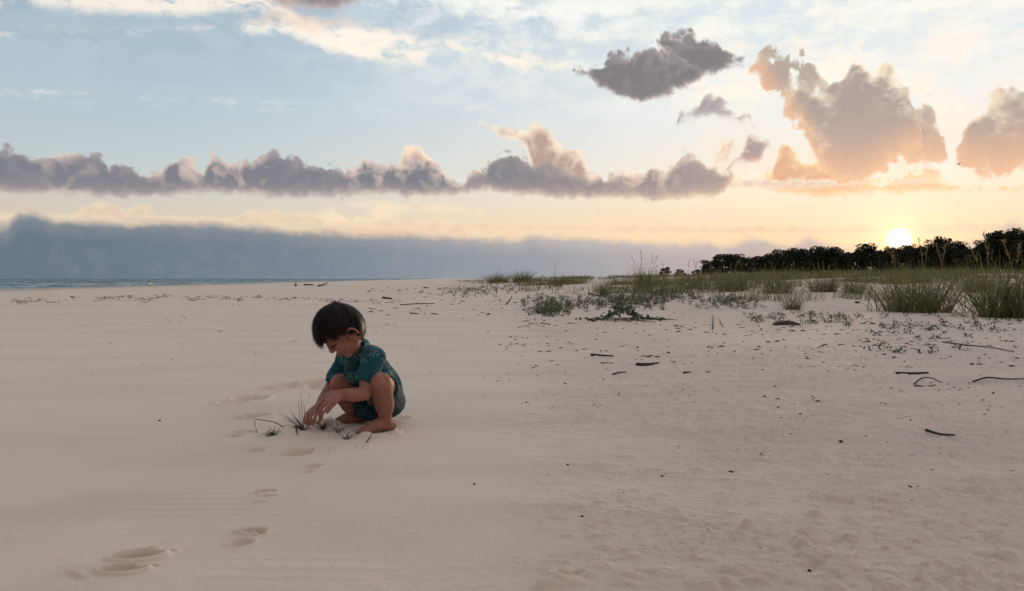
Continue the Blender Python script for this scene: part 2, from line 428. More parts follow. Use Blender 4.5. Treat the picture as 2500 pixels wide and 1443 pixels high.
    # ---- loose cumulus outside the frame, overhead and behind, so the sky goes on the same way
    far_d = (W.noise(D, 2.6, 7.0, 0.56) - 0.56) * off.max(W.step(el, 0.42, 0.60))
    col = over(col, W.step(far_d, 0.0, 0.06) * 0.75, W.mix(W.step(far_d, 0.0, 0.12), lin(232, 222, 214), lin(150, 148, 158)))

    # ---- the sun itself and the bright air around it
    glow = W.math('EXPONENT', (ang / 0.022) * -1.0) * 0.9 + W.math('EXPONENT', (ang / 0.09) * -1.0) * 0.10
    gl = W.vmath('SCALE', (1.0, 0.52, 0.20), scale=glow)
    col = W.vmath('ADD', col, gl)
    disc = W.step(ang, 0.0095, 0.0140, 1.0, 0.0)
    col = W.vmath('ADD', col, W.vmath('SCALE', (6.0, 5.2, 3.8), scale=disc))

    bg = W.node('ShaderNodeBackground', {'Color': W.vmath('SCALE', col, scale=10.0), 'Strength': 0.1})
    out = W.node('ShaderNodeOutputWorld')
    W.t.links.new(bg.outputs[0], out.inputs[0])


build_sky()
world.cycles.sampling_method = 'MANUAL'
world.cycles.sample_map_resolution = 512
SC.cycles.use_adaptive_sampling = True
SC.cycles.adaptive_threshold = 0.018
SC.cycles.adaptive_min_samples = 12

# ------------------------------------------------------------------ helpers for objects
RNG = random.Random(7)
NPR = np.random.default_rng(11)


def tag(o, label=None, cat=None, group=None, kind=None):
    if label: o['label'] = label
    if cat: o['category'] = cat
    if group: o['group'] = group
    if kind: o['kind'] = kind
    return o


def new_obj(name, mesh, mat=None, parent=None):
    o = bpy.data.objects.new(name, mesh)
    COL.objects.link(o)
    if mat is not None and mesh is not None:
        mesh.materials.append(mat)
    if parent is not None:
        o.parent = parent
    return o


def empty(name, loc=(0, 0, 0)):
    o = bpy.data.objects.new(name, None)
    COL.objects.link(o)
    o.location = loc
    o.empty_display_size = 0.05
    return o


def np_mesh(name, verts, faces, smooth=False):
    """verts (n,3), faces (m,3) or (m,4) arrays"""
    verts = np.asarray(verts, np.float32)
    faces = np.asarray(faces, np.int32)
    me = bpy.data.meshes.new(name)
    me.vertices.add(len(verts))
    me.vertices.foreach_set('co', verts.ravel())
    k = faces.shape[1]
    me.loops.add(faces.size)
    me.loops.foreach_set('vertex_index', faces.ravel())
    me.polygons.add(len(faces))
    me.polygons.foreach_set('loop_start', np.arange(0, faces.size, k, dtype=np.int32))
    me.polygons.foreach_set('loop_total', np.full(len(faces), k, np.int32))
    if smooth:
        me.polygons.foreach_set('use_smooth', np.ones(len(faces), bool))
    me.update(calc_edges=True)
    return me


def _hash(ix, iy, seed):
    h = (ix.astype(np.int64) * 374761393 + iy.astype(np.int64) * 668265263 + seed * 974634773) & 0xFFFFFFFF
    h = ((h ^ (h >> 13)) * 1274126177) & 0xFFFFFFFF
    h = h ^ (h >> 16)
    return h


def gnoise(x, y, seed=0):
    """gradient noise about -0.7..0.7"""
    x = np.asarray(x, float); y = np.asarray(y, float)
    ix = np.floor(x); iy = np.floor(y)
    fx = x - ix; fy = y - iy
    u = fx * fx * fx * (fx * (fx * 6 - 15) + 10)
    v = fy * fy * fy * (fy * (fy * 6 - 15) + 10)
    def g(a, b):
        th = _hash(ix + a, iy + b, seed) * (2 * math.pi / 4294967296.0)
        return np.cos(th) * (fx - a) + np.sin(th) * (fy - b)
    n00, n10, n01, n11 = g(0, 0), g(1, 0), g(0, 1), g(1, 1)
    return (n00 * (1 - u) + n10 * u) * (1 - v) + (n01 * (1 - u) + n11 * u) * v


def fbm(x, y, oct=3, seed=0, gain=0.5):
    s = 0; a = 1.0
    for i in range(oct):
        s = s + a * gnoise(x * 2 ** i, y * 2 ** i, seed + i * 17)
        a *= gain
    return s


def sst(a, b, x):
    t = np.clip((np.asarray(x, float) - a) / (b - a), 0, 1)
    return t * t * (3 - 2 * t)


def G0(px, py):
    """flat sand point under a photograph pixel"""
    Y = CAM_H * FPX / (py - HY)
    return (px - CX) / FPX * Y, Y


# ------------------------------------------------------------------ materials
def mat_new(name):
    m = bpy.data.materials.new(name)
    m.use_nodes = True
    m.node_tree.nodes.clear()
    n = NT(m.node_tree)
    out = n.node('ShaderNodeOutputMaterial')
    return m, n, out


def mat_simple(name, base, var=0.25, scale=40.0, rough=0.8, spec=0.3, translucent=0.0, bump=0.0, bscale=200.0, objrand=0.0):
    m, n, out = mat_new(name)
    tc = n.node('ShaderNodeTexCoord')
    geo = n.node('ShaderNodeNewGeometry')
    pos = E(n, geo.outputs['Position'])
    f = n.noise(pos, scale, 4.0, 0.6)
    k = n.step(f, 0.3, 0.7, 1.0 - var, 1.0 + var, 'LINEAR')
    isl = E(n, geo.outputs['Random Per Island'])
    k = k * n.step(isl, 0.0, 1.0, 1.0 - objrand, 1.0 + objrand, 'LINEAR')
    c = n.vmath('SCALE', base, scale=k)
    p = n.node('ShaderNodeBsdfPrincipled', {'Base Color': c, 'Roughness': rough, 'Specular IOR Level': spec})
    if bump:
        b = n.node('ShaderNodeBump', {'Height': n.noise(pos, bscale, 4.0, 0.6), 'Strength': 0.6, 'Distance': bump})
        m.node_tree.links.new(b.outputs[0], p.inputs['Normal'])
    sh = p.outputs[0]
    if translucent:
        t = n.node('ShaderNodeBsdfTranslucent', {'Color': c})
        mx = n.node('ShaderNodeMixShader', {0: translucent})
        m.node_tree.links.new(sh, mx.inputs[1])
        m.node_tree.links.new(t.outputs[0], mx.inputs[2])
        sh = mx.outputs[0]
    m.node_tree.links.new(sh, out.inputs[0])
    return m


def make_sand():
    m, n, out = mat_new('pale_sand')
    geo = n.node('ShaderNodeNewGeometry')
    pos = E(n, geo.outputs['Position'])
    x, y, z = n.sep(pos)
    shore = x + y * 0.089 + 46.6                      # metres inland from the water's edge
    grain = n.noise(pos, 900.0, 2.0, 0.7)
    patch = n.noise(n.vmath('MULTIPLY', pos, (0.5, 1.4, 1.0)), 1.3, 6.0, 0.62)
    fleck = n.noise(pos, 260.0, 3.0, 0.7)
    dry = n.mix(n.step(patch, 0.36, 0.66), (0.765, 0.612, 0.516), (0.690, 0.552, 0.466))
    dry = n.mix(n.step(grain, 0.35, 0.75) * 0.30, dry, (0.78, 0.65, 0.55))
    dry = n.mix(n.step(fleck, 0.66, 0.74) * 0.30, dry, (0.22, 0.175, 0.145))
    grit = n.noise(pos, 120.0, 4.0, 0.75)
    dry = n.mix(n.step(grit, 0.52, 0.72) * 0.35, dry, (0.50, 0.395, 0.325))
    dry = n.mix(n.step(grit, 0.46, 0.30) * 0.25, dry, (0.82, 0.68, 0.58))
    streak = n.noise(n.vmath('MULTIPLY', pos, (0.06, 0.5, 1.0)), 1.0, 5.0, 0.6)
    wet = n.step(shore + (streak - 0.5) * 14.0, 4.0, 30.0, 1.0, 0.0)
    col = n.mix(wet * 0.55, dry, (0.25, 0.205, 0.172))
    col = n.mix(n.step(streak, 0.5, 0.7) * 0.16 * n.step(y, 6.0, 20.0), col, (0.33, 0.28, 0.245))
    p = n.node('ShaderNodeBsdfPrincipled', {'Base Color': col, 'Roughness': 0.92, 'Specular IOR Level': 0.18})
    p.inputs['Diffuse Roughness'].default_value = 0.6
    fade = n.step(y, 2.0, 9.0, 1.0, 0.25)
    b1 = n.node('ShaderNodeBump', {'Height': n.noise(pos, 190.0, 4.0, 0.7) + n.noise(n.vmath('MULTIPLY', pos, (9.0, 16.0, 4.0)), 1.0, 3.0, 0.5) * 0.7, 'Strength': fade * 0.7, 'Distance': 0.0040})
    crustm = n.step(n.noise(n.vmath('MULTIPLY', pos, (2.2, 4.6, 1.0)), 1.0, 3.0, 0.55), 0.36, 0.60) * 0.35 + 0.65
    rough_m = n.step(x + (patch - 0.5) * 1.6, -0.25, 0.5) 
    crust = n.noise(n.vmath('MULTIPLY', pos, (26.0, 44.0, 30.0)), 1.0, 4.0, 0.60, dist=0.12)
    rip = n.step(crust, 0.40, 0.62) * 0.5 + n.noise(n.vmath('MULTIPLY', pos, (70.0, 95.0, 40.0)), 1.0, 3.0, 0.6) * 0.6
    b2 = n.node('ShaderNodeBump', {'Height': rip, 'Strength': (rough_m * crustm * 0.95 + 0.04), 'Distance': 0.0060})
    m.node_tree.links.new(b1.outputs[0], b2.inputs['Normal'])
    mot = n.noise(n.vmath('MULTIPLY', pos, (1.2, 3.4, 1.0)), 1.0, 5.0, 0.6)
    b3 = n.node('ShaderNodeBump', {'Height': mot, 'Strength': n.step(y, 5.0, 10.0) * 0.5, 'Distance': 0.09})
    m.node_tree.links.new(b2.outputs[0], b3.inputs['Normal'])
    m.node_tree.links.new(b3.outputs[0], p.inputs['Normal'])
    m.node_tree.links.new(p.outputs[0], out.inputs[0])
    return m


# ------------------------------------------------------------------ ground shape
LOBES = []          # footprints and scuffs: (x, y, half length, half width, angle, depth, rim, sharp)


def lobe(px, py, a, b, ang, depth, rim=0.25, sharp=0.55):
    x, y = G0(px, py)
    LOBES.append((x, y, a, b, math.radians(ang), depth, rim, sharp))


# deep adult print near the lower left corner
lobe(336, 1362, 0.050, 0.030, 16, 0.036, 0.30, 0.66)
lobe(382, 1352, 0.038, 0.014, 20, 0.026, 0.10, 0.5)
lobe(300, 1394, 0.044, 0.024, 6, 0.032, 0.30, 0.66)
lobe(345, 1385, 0.036, 0.012, 24, 0.018, 0.0, 0.4)
lobe(205, 1388, 0.050, 0.045, 10, -0.006, 0.0, 0.1)
lobe(180, 1408, 0.040, 0.012, -25, 0.004, 0.3, 0.2)
# child's prints leading to the boy
lobe(588, 1326, 0.030, 0.026, 35, 0.007, 0.35, 0.6)
lobe(616, 1299, 0.034, 0.020, 5, 0.014, 0.40, 0.5)
lobe(634, 1303, 0.014, 0.010, 0, 0.010, 0.3, 0.3)
lobe(600, 1304, 0.022, 0.008, 12, -0.005, 0.0, 0.2)
for i, tx in enumerate((622, 633, 643, 655, 668)):
    lobe(tx, 1203 - i * 1.6, 0.009, 0.013, 0, 0.010, 0.3, 0.3)
lobe(648, 1210, 0.034, 0.016, 4, 0.006, 0.30, 0.4)
lobe(628, 1226, 0.026, 0.014, 4, 0.004, 0.4, 0.4)
lobe(757, 1140, 0.030, 0.035, 10, 0.008, 0.35, 0.5)
lobe(780, 1136, 0.016, 0.016, 0, 0.009, 0.3, 0.4)
lobe(752, 1152, 0.020, 0.020, 0, 0.004, 0.4, 0.4)
lobe(722, 1106, 0.062, 0.060, -8, 0.012, 0.35, 0.75)
lobe(718, 1102, 0.040, 0.020, -10, 0.006, -0.2, 0.2)
lobe(726, 1112, 0.036, 0.014, -14, -0.004, 0.0, 0.2)
lobe(622, 1099, 0.034, 0.036, 15, 0.012, 0.3, 0.5)
lobe(640, 1094, 0.020, 0.022, 15, 0.008, 0.3, 0.3)
lobe(598, 1056, 0.044, 0.034, 10, 0.015, 0.3, 0.45)
lobe(572, 1064, 0.040, 0.028, 8, 0.009, 0.2, 0.35)
lobe(626, 1015, 0.060, 0.050, 4, 0.017, 0.3, 0.45)
lobe(594, 1021, 0.060, 0.046, 4, 0.011, 0.2, 0.4)
lobe(608, 974, 0.085, 0.100, 5, 0.030, 0.25, 0.45)
lobe(570, 982, 0.075, 0.080, 5, 0.019, 0.2, 0.35)
lobe(636, 972, 0.045, 0.040, 12, 0.010, 0.1, 0.2)
lobe(708, 944, 0.090, 0.120, -4, 0.034, 0.25, 0.45)
lobe(658, 949, 0.085, 0.080, 0, 0.019, 0.2, 0.35)
lobe(768, 937, 0.090, 0.150, 0, 0.044, 0.25, 0.45)
lobe(772, 948, 0.060, 0.070, 4, 0.022, 0.2, 0.3)
# sand pushed up: heap under the hands, pile at the near foot, scuff behind the feet
lobe(782, 1046, 0.060, 0.075, 0, -0.026, 0.0, 0.05)
lobe(893, 1064, 0.045, 0.030, 20, -0.013, 0.0, 0.05)
lobe(815, 1040, 0.055, 0.080, 0, -0.018, 0.0, 0.05)
lobe(968, 1060, 0.036, 0.050, 0, -0.013, 0.0, 0.05)
lobe(930, 1066, 0.060, 0.020, 0, -0.007, 0.0, 0.05)
lobe(900, 1052, 0.080, 0.060, 0, 0.006, 0.1, 0.1)
lobe(975, 1020, 0.050, 0.050, 0, 0.008, 0.3, 0.3)
lobe(740, 1062, 0.20, 0.090, 0, -0.010, 0.0, 0.05)

# rounded drifts and crumbs of crust on the rough lower right
_r = random.Random(23)
for _i in range(230):
    _x = _r.uniform(1330, 2560); _y = 1190 + 260 * _r.random() ** 0.7
    _a = _r.uniform(0.014, 0.046); _b = _a * _r.uniform(0.40, 0.75)
    lobe(_x, _y, _a, _b, _r.uniform(-16, 16), -_r.uniform(0.003, 0.0095) * (_a / 0.035) ** 0.6, 0.0, _r.uniform(0.1, 0.5))
for _i in range(120):
    _x = _r.uniform(1300, 2560); _y = _r.uniform(900, 1170)
    _a = _r.uniform(0.03, 0.10); _b = _a * _r.uniform(0.25, 0.5)
    lobe(_x, _y, _a, _b, _r.uniform(-10, 10), -_r.uniform(0.002, 0.0055), 0.0, _r.uniform(0.0, 0.3))


def macro(X, Y):
    d = X + 0.089 * Y + 46.6
    z = -0.5 * (1 - sst(0, 30, d)) - 0.025 * np.clip(-d, 0, 60)
    e1 = Y - 12.0 + 1.2 * gnoise(X * 0.25, Y * 0.1, 5)
    e2 = (X + 0.4 + 0.10 * (Y - 13.0)) * 1.25 + 1.5 * gnoise(X * 0.12, Y * 0.09, 6)
    e = np.clip(np.minimum(e1, e2), 0, 200)
    zd = np.where(e < 20, 0.0013 * e * e, 0.52 + 0.030 * (e - 20))
    zd = 1.25 * np.tanh(zd / 1.25)
    hum = sst(1.5, 8, e)
    zd = zd + hum * (0.16 * fbm(X * 0.22, Y * 0.16, 3, 21) + 0.05 * gnoise(X * 0.9, Y * 0.7, 23))
    near = np.exp(-((Y / 30.0) ** 2))
    return z + zd + 0.02 * gnoise(X * 0.45, Y * 0.30, 31) * (0.25 + 0.75 * (1 - near)) * sst(3.2, 8, Y)


def micro(X, Y):
    r = np.hypot(X, Y)
    fade = 1 - sst(9, 16, r)
    # side of the beach that the wind has roughened
    mr = sst(-0.15, 0.75, X - 0.10 * (Y - 3) + 0.55 * fbm(X * 0.9, Y * 0.7, 3, 41))
    ml = 1 - mr
    h = 0.0035 * fbm(X * 1.6, Y * 1.1, 2, 51)
    # crisp small ripples, crests across the view
    wob = 0.35 * gnoise(X * 2.2, Y * 1.1, 61) + 0.10 * gnoise(X * 7.0, Y * 3.0, 63)
    h = h + mr * 0.0026 * fbm(X * 12.0, Y * 30.0 + wob * 6, 3, 65, 0.7)
    # drifts: long low lenses
    lens = fbm(X * 2.4 + 0.5 * wob, Y * 5.2, 3, 71)
    nearm = 1 - sst(2.3, 3.1, Y + 0.35 * gnoise(X * 1.3, Y * 1.3, 73))
    h = h + mr * (0.009 * sst(0.06, 0.20, lens) + 0.002 * lens) * (0.25 + 0.75 * nearm)
    h = h + mr * nearm * 0.0040 * sst(0.0, 0.25, lens) * fbm(X * 30.0, Y * 46.0, 3, 75, 0.6)
    # trampled, pitted crust: bumps a few centimetres across
    h = h + mr * (1 - sst(2.8, 4.2, Y)) * 0.0068 * sst(0.00, 0.30, fbm(X * 17.0, Y * 27.0, 3, 171, 0.55)) * (0.35 + 0.65 * sst(-0.15, 0.15, fbm(X * 2.0, Y * 3.0, 2, 175)))
    h = h + mr * sst(2.4, 3.4, Y) * (1 - sst(6.0, 9.0, Y)) * 0.0100 * sst(0.02, 0.34, fbm(X * 7.0, Y * 17.0, 3, 173, 0.6))
    # low curved step where the crust breaks off
    yc = 2.215 - 0.10 * sst(0.25, 0.6, X) - 0.05 * np.sin(X * 3.1) + 0.02 * gnoise(X * 5, Y * 0, 77)
    h = h + 0.009 * (1 - sst(-0.03, 0.03, Y - yc)) * sst(-0.05, 0.2, X) * (1 - sst(0.75, 1.1, X))
    # soft wind ripples on the smooth left side
    ph = Y * 2 * math.pi / 0.055 + 5.0 * gnoise(X * 0.9, Y * 1.6, 81) + 1.5 * gnoise(X * 4, Y * 2, 82) + 1.2 * np.sin(X * 3.0)
    pm = 0.22 * sst(0.16, 0.45, gnoise(X * 1.1 + 3.3, Y * 1.9, 83) + 0.06)
    pm = np.maximum(pm, np.exp(-(((X + 0.92) / 0.22) ** 2 + ((Y - 2.2) / 0.15) ** 2)))
    pm = np.maximum(pm, 0.8 * np.exp(-(((X + 0.45) / 0.22) ** 2 + ((Y - 1.70) / 0.10) ** 2)))
    pm = np.maximum(pm, 0.9 * np.exp(-(((X + 1.35) / 0.6) ** 2 + ((Y - 3.9) / 0.5) ** 2)))
    h = h + ml * pm * 0.0011 * (np.sin(ph) + 0.35 * np.sin(2 * ph + 0.8))
    h = h * fade
    return h


def prints(X, Y):
    h = np.zeros_like(X)
    for (cx, cy, a, b, ang, dep, rim, sharp) in LOBES:
        dx = X - cx; dy = Y - cy
        m = (np.abs(dx) < 2.6 * max(a, b)) & (np.abs(dy) < 2.6 * max(a, b))
        if not m.any():
            continue
        dx = dx[m]; dy = dy[m]
        ca, sa = math.cos(ang), math.sin(ang)
        u = (dx * ca + dy * sa) / a
        v = (-dx * sa + dy * ca) / b
        r = np.sqrt(u * u + v * v) + 0.04 * gnoise(dx * 40 + cx * 9, dy * 40, 91)
        prof = 1 - sst(sharp, 1.12, r)
        dep = dep * (2.3 if 0 < dep < 0.02 else 1.8 if dep > 0 else 1.3)
        h[m] += -dep * prof + abs(dep) * rim * 0.6 * np.exp(-((r - 1.22) / 0.17) ** 2)
    # crumbs of sand thrown out beside the prints and the near foot
    for (px, py, rx, ry, amp) in ((795, 1100, 0.060, 0.075, 0.011), (885, 1092, 0.035, 0.045, 0.009), (978, 1058, 0.045, 0.060, 0.010), (770, 1148, 0.025, 0.03, 0.006), (800, 1040, 0.080, 0.090, 0.009)):
        cx, cy = G0(px, py)
        m = (np.abs(X - cx) < rx * 1.6) & (np.abs(Y - cy) < ry * 1.6)
        r = np.hypot((X[m] - cx) / rx, (Y[m] - cy) / ry)
        h[m] += amp * (1 - sst(0.5, 1.3, r)) * np.clip(fbm(X[m] * 75, Y[m] * 60, 2, 97) + 0.1, 0, 1) * 1.6
    return h


def height(X, Y):
    X = np.atleast_1d(np.asarray(X, float)); Y = np.atleast_1d(np.asarray(Y, float))
    return macro(X, Y) + micro(X, Y) + prints(X, Y)


def hz(x, y):
    X = np.array([float(x)]); Y = np.array([float(y)])
    h = macro(X, Y) + micro(X, Y)
    return float((h + prints(X, Y))[0]) if y < 7 and x < 0.2 else float(h[0])


def on_ground(px, py, ymax=200.0):
    """first ground point along the sight line of a photograph pixel"""
    if py > 800:
        x, y = G0(px, py)
        return Vector((x, y, hz(x, y)))
    Ys = np.exp(np.linspace(math.log(9.0), math.log(ymax), 420))
    X = (px - CX) / FPX * Ys
    z = CAM_H + (HY - py) / FPX * Ys
    g = macro(X, Ys)
    k = np.argmax(z <= g) if (z <= g).any() else len(Ys) - 1
    x, y = float(X[k]), float(Ys[k])
    return Vector((x, y, float(g[k])))


def build_ground():
    front = np.linspace(-0.70, 0.70, 980)
    side = np.linspace(0.70, 2 * math.pi - 0.70, 72)[1:-1]
    th = np.concatenate([front, side])
    inv = np.linspace(1 / 1.25, 1 / 14.0, 740)
    r1 = 1 / inv
    r2 = np.exp(np.linspace(math.log(14.0), math.log(420.0), 150))[1:]
    r3 = np.exp(np.linspace(math.log(420.0), math.log(9000.0), 22))[1:]
    r0 = np.linspace(0.02, 1.25, 16)[:-1]
    R = np.concatenate([r0, r1, r2, r3])
    nt, nr = len(th), len(R)
    RR, TT = np.meshgrid(R, th, indexing='ij')
    X = RR * np.sin(TT); Y = RR * np.cos(TT)
    Z = height(X.ravel(), Y.ravel())
    V = np.stack([X.ravel(), Y.ravel(), Z], 1)
    i = np.arange(nr - 1)[:, None]; j = np.arange(nt)[None, :]
    j2 = (j + 1) % nt
    F = np.stack([i * nt + j, i * nt + j2, (i + 1) * nt + j2, (i + 1) * nt + j], -1).reshape(-1, 4)
    F = F[:, ::-1]
    # close the middle
    cap = np.stack([np.zeros(nt - 2, int), np.arange(1, nt - 1), np.arange(2, nt)], 1)
    me = np_mesh('sand_ground', V, F, smooth=True)
    o = new_obj('sand_ground', me, make_sand())
    tag(o, 'pale wind-rippled beach sand with footprints, rising to low dunes on the right', kind='structure')
    return o


GROUND = build_ground()


# ------------------------------------------------------------------ sea
def build_sea():
    m, n, out = mat_new('sea_water')
    geo = n.node('ShaderNodeNewGeometry')
    pos = E(n, geo.outputs['Position'])
    x, y, z = n.sep(pos)
    shore = (x + y * 0.089 + 46.6) * -1.0
    along = y - x * 0.089
    v = n.comb(shore, along * 0.30, 0.0)
    w1 = n.noise(v, 0.10, 5.0, 0.62, dist=0.4)
    w2 = n.noise(v, 0.55, 4.0, 0.6)
    surf = n.step(shore, 2.0, 70.0, 1.0, 0.12)
    foam = n.step(w1 + w2 * 0.25 + surf * 0.10, 0.69, 0.74)
    lace = n.step(n.noise(v, 2.2, 4.0, 0.7), 0.42, 0.60)
    swash = n.step(shore + (w2 - 0.5) * 4.0, 0.6, 3.2, 1.0, 0.0)
    fm = (foam * lace * 0.85).max(swash * lace * 0.7)
    col = n.mix(n.step(w1, 0.35, 0.65), (0.030, 0.075, 0.105), (0.070, 0.130, 0.155))
    p = n.node('ShaderNodeBsdfDiffuse', {'Color': n.mix(fm, col, (0.74, 0.76, 0.76))})
    gl = n.node('ShaderNodeBsdfGlossy', {'Color': (0.80, 0.90, 0.95), 'Roughness': 0.20})
    mx = n.node('ShaderNodeMixShader', {0: (1.0 - fm) * 0.24})
    m.node_tree.links.new(p.outputs[0], mx.inputs[1])
    m.node_tree.links.new(gl.outputs[0], mx.inputs[2])
    bh = w1 * 1.4 + w2 * 0.35
    b = n.node('ShaderNodeBump', {'Height': bh, 'Strength': 1.0, 'Distance': 0.7})
    m.node_tree.links.new(b.outputs[0], p.inputs['Normal'])
    m.node_tree.links.new(b.outputs[0], gl.inputs['Normal'])
    m.node_tree.links.new(mx.outputs[0], out.inputs[0])
    # sheet in shore coordinates with low swell
    s = np.concatenate([np.linspace(-14, 110, 190), np.exp(np.linspace(math.log(112), math.log(9000), 40))])
    t = np.concatenate([-np.exp(np.linspace(math.log(6000), math.log(30), 14)), np.linspace(-20, 420, 200), np.exp(np.linspace(math.log(430), math.log(9000), 24))])
    S, T = np.meshgrid(s, t, indexing='ij')
    nrm = math.hypot(1, 0.089)
    sx, sy = -1 / nrm, -0.089 / nrm
    tx, ty = -0.089 / nrm, 1 / nrm
    X = -46.6 / nrm ** 2 + S * sx + T * tx
    Y = -46.6 * 0.089 / nrm ** 2 + S * sy + T * ty
    amp = sst(0, 14, S) * (1 - sst(300, 900, S))
    Z = -0.5 + amp * (0.16 * np.abs(fbm(S * 0.085 + 0.3 * gnoise(T * .02, S * .02, 9), T * 0.018, 3, 201)) + 0.10 * fbm(S * 0.28, T * 0.09, 2, 205))
    ns, nt = S.shape
    i = np.arange(ns - 1)[:, None]; j = np.arange(nt - 1)[None, :]
    F = np.stack([i * nt + j, i * nt + j + 1, (i + 1) * nt + j + 1, (i + 1) * nt + j], -1).reshape(-1, 4)
    me = np_mesh('sea', np.stack([X.ravel(), Y.ravel(), Z.ravel()], 1), F, smooth=True)
    o = new_obj('sea', me, m)
    tag(o, 'grey-blue sea with small breaking waves along the shore', kind='structure')


build_sea()


# ------------------------------------------------------------------ the boy
def V3(*a):
    return np.array(a, float)


def pp(px, py, Y):
    return np.array(P(px, py, Y), float)


def frame(d):
    d = d / np.linalg.norm(d)
    a = V3(0, 0, 1) if abs(d[2]) < 0.9 else V3(1, 0, 0)
    u = np.cross(a, d); u /= np.linalg.norm(u)
    return u, np.cross(d, u)


class Shells:
    """closed shells that a voxel remesh fuses into one skin"""
    def __init__(self):
        self.v, self.f, self.n = [], [], 0

    def add(self, verts, faces):
        self.v.append(np.asarray(verts, float))
        self.f += [tuple(i + self.n for i in f) for f in faces]
        self.n += len(verts)

    def ellipsoid(self, c, axes, seg=20, rings=12):
        """axes: 3x3 rows = semi-axis vectors"""
        c = np.asarray(c, float); A = np.asarray(axes, float)
        vs = [c + A[2]]
        for i in range(1, rings):
            t = math.pi * i / rings
            for j in range(seg):
                p = 2 * math.pi * j / seg
                vs.append(c + math.sin(t) * (math.cos(p) * A[0] + math.sin(p) * A[1]) + math.cos(t) * A[2])
        vs.append(c - A[2])
        fs = []
        for j in range(seg):
            fs.append((0, 1 + j, 1 + (j + 1) % seg))
        for i in range(rings - 2):
            for j in range(seg):
                a = 1 + i * seg + j; b = 1 + i * seg + (j + 1) % seg
                fs.append((a, a + seg, b + seg, b))
        last = len(vs) - 1; o = 1 + (rings - 2) * seg
        for j in range(seg):
            fs.append((last, o + (j + 1) % seg, o + j))
        self.add(vs, fs)

    def ball(self, c, r):
        self.ellipsoid(c, np.eye(3) * r, 14, 10)

    def limb(self, pts, rad, seg=16, flat=None, sub=6, round_ends=True):
        """tapered tube through points (Catmull-Rom), rounded ends; flat=(axis vector, factor) squashes it"""
        pts = [np.asarray(p, float) for p in pts]
        n = len(pts)
        P_, R_ = [], []
        for i in range(n - 1):
            p0, p1, p2, p3 = pts[max(i - 1, 0)], pts[i], pts[i + 1], pts[min(i + 2, n - 1)]
            for k in range(sub):
                t = k / sub
                P_.append(0.5 * ((2 * p1) + (-p0 + p2) * t + (2 * p0 - 5 * p1 + 4 * p2 - p3) * t * t + (-p0 + 3 * p1 - 3 * p2 + p3) * t ** 3))
                s = t * t * (3 - 2 * t)
                R_.append(rad[i] * (1 - s) + rad[i + 1] * s)
        P_.append(pts[-1]); R_.append(rad[-1])
        d0 = P_[1] - P_[0]; d0 /= np.linalg.norm(d0)
        d1 = P_[-1] - P_[-2]; d1 /= np.linalg.norm(d1)
        if round_ends:
            pre = [(P_[0] - d0 * R_[0] * s, R_[0] * math.sqrt(1 - s * s)) for s in (0.97, 0.8, 0.45)]
            post = [(P_[-1] + d1 * R_[-1] * s, R_[-1] * math.sqrt(1 - s * s)) for s in (0.45, 0.8, 0.97)]
        else:
            pre, post = [], []
        P2 = [p for p, _ in pre] + P_ + [p for p, _ in post]
        R2 = [r for _, r in pre] + R_ + [r for _, r in post]
        vs = []
        u, w = frame(P2[1] - P2[0])
        m = len(P2)
        for i in range(m):
            d = P2[min(i + 1, m - 1)] - P2[max(i - 1, 0)]
            d = d / np.linalg.norm(d)
            u = u - d * np.dot(u, d); u /= np.linalg.norm(u)
            w = np.cross(d, u)
            for j in range(seg):
                a = 2 * math.pi * j / seg
                off = R2[i] * (math.cos(a) * u + math.sin(a) * w)
                if flat is not None:
                    fa = flat[0] / np.linalg.norm(flat[0])
                    off = off - fa * np.dot(off, fa) * (1 - flat[1])
                vs.append(P2[i] + off)
        fs = []
        for i in range(m - 1):
            for j in range(seg):
                a = i * seg + j; b = i * seg + (j + 1) % seg
                fs.append((a, b, b + seg, a + seg))
        fs.append(tuple(range(seg))[::-1])
        fs.append(tuple(range((m - 1) * seg, m * seg)))
        self.add(vs, fs)

    def remesh(self, name, voxel, smooth=4, factor=0.5):
        me = bpy.data.meshes.new(name)
        me.from_pydata([tuple(v) for v in np.concatenate(self.v)], [], self.f)
        me.update()
        tmp = bpy.data.objects.new('shells', me)
        COL.objects.link(tmp)
        md = tmp.modifiers.new('r', 'REMESH')
        md.mode = 'VOXEL'; md.voxel_size = voxel; md.use_smooth_shade = True
        ms = tmp.modifiers.new('s', 'SMOOTH')
        ms.iterations = smooth; ms.factor = factor
        dg = bpy.context.evaluated_depsgraph_get()
        out = bpy.data.meshes.new_from_object(tmp.evaluated_get(dg))
        out.name = name
        bpy.data.objects.remove(tmp)
        bpy.data.meshes.remove(me)
        out.polygons.foreach_set('use_smooth', np.ones(len(out.polygons), bool))
        return out


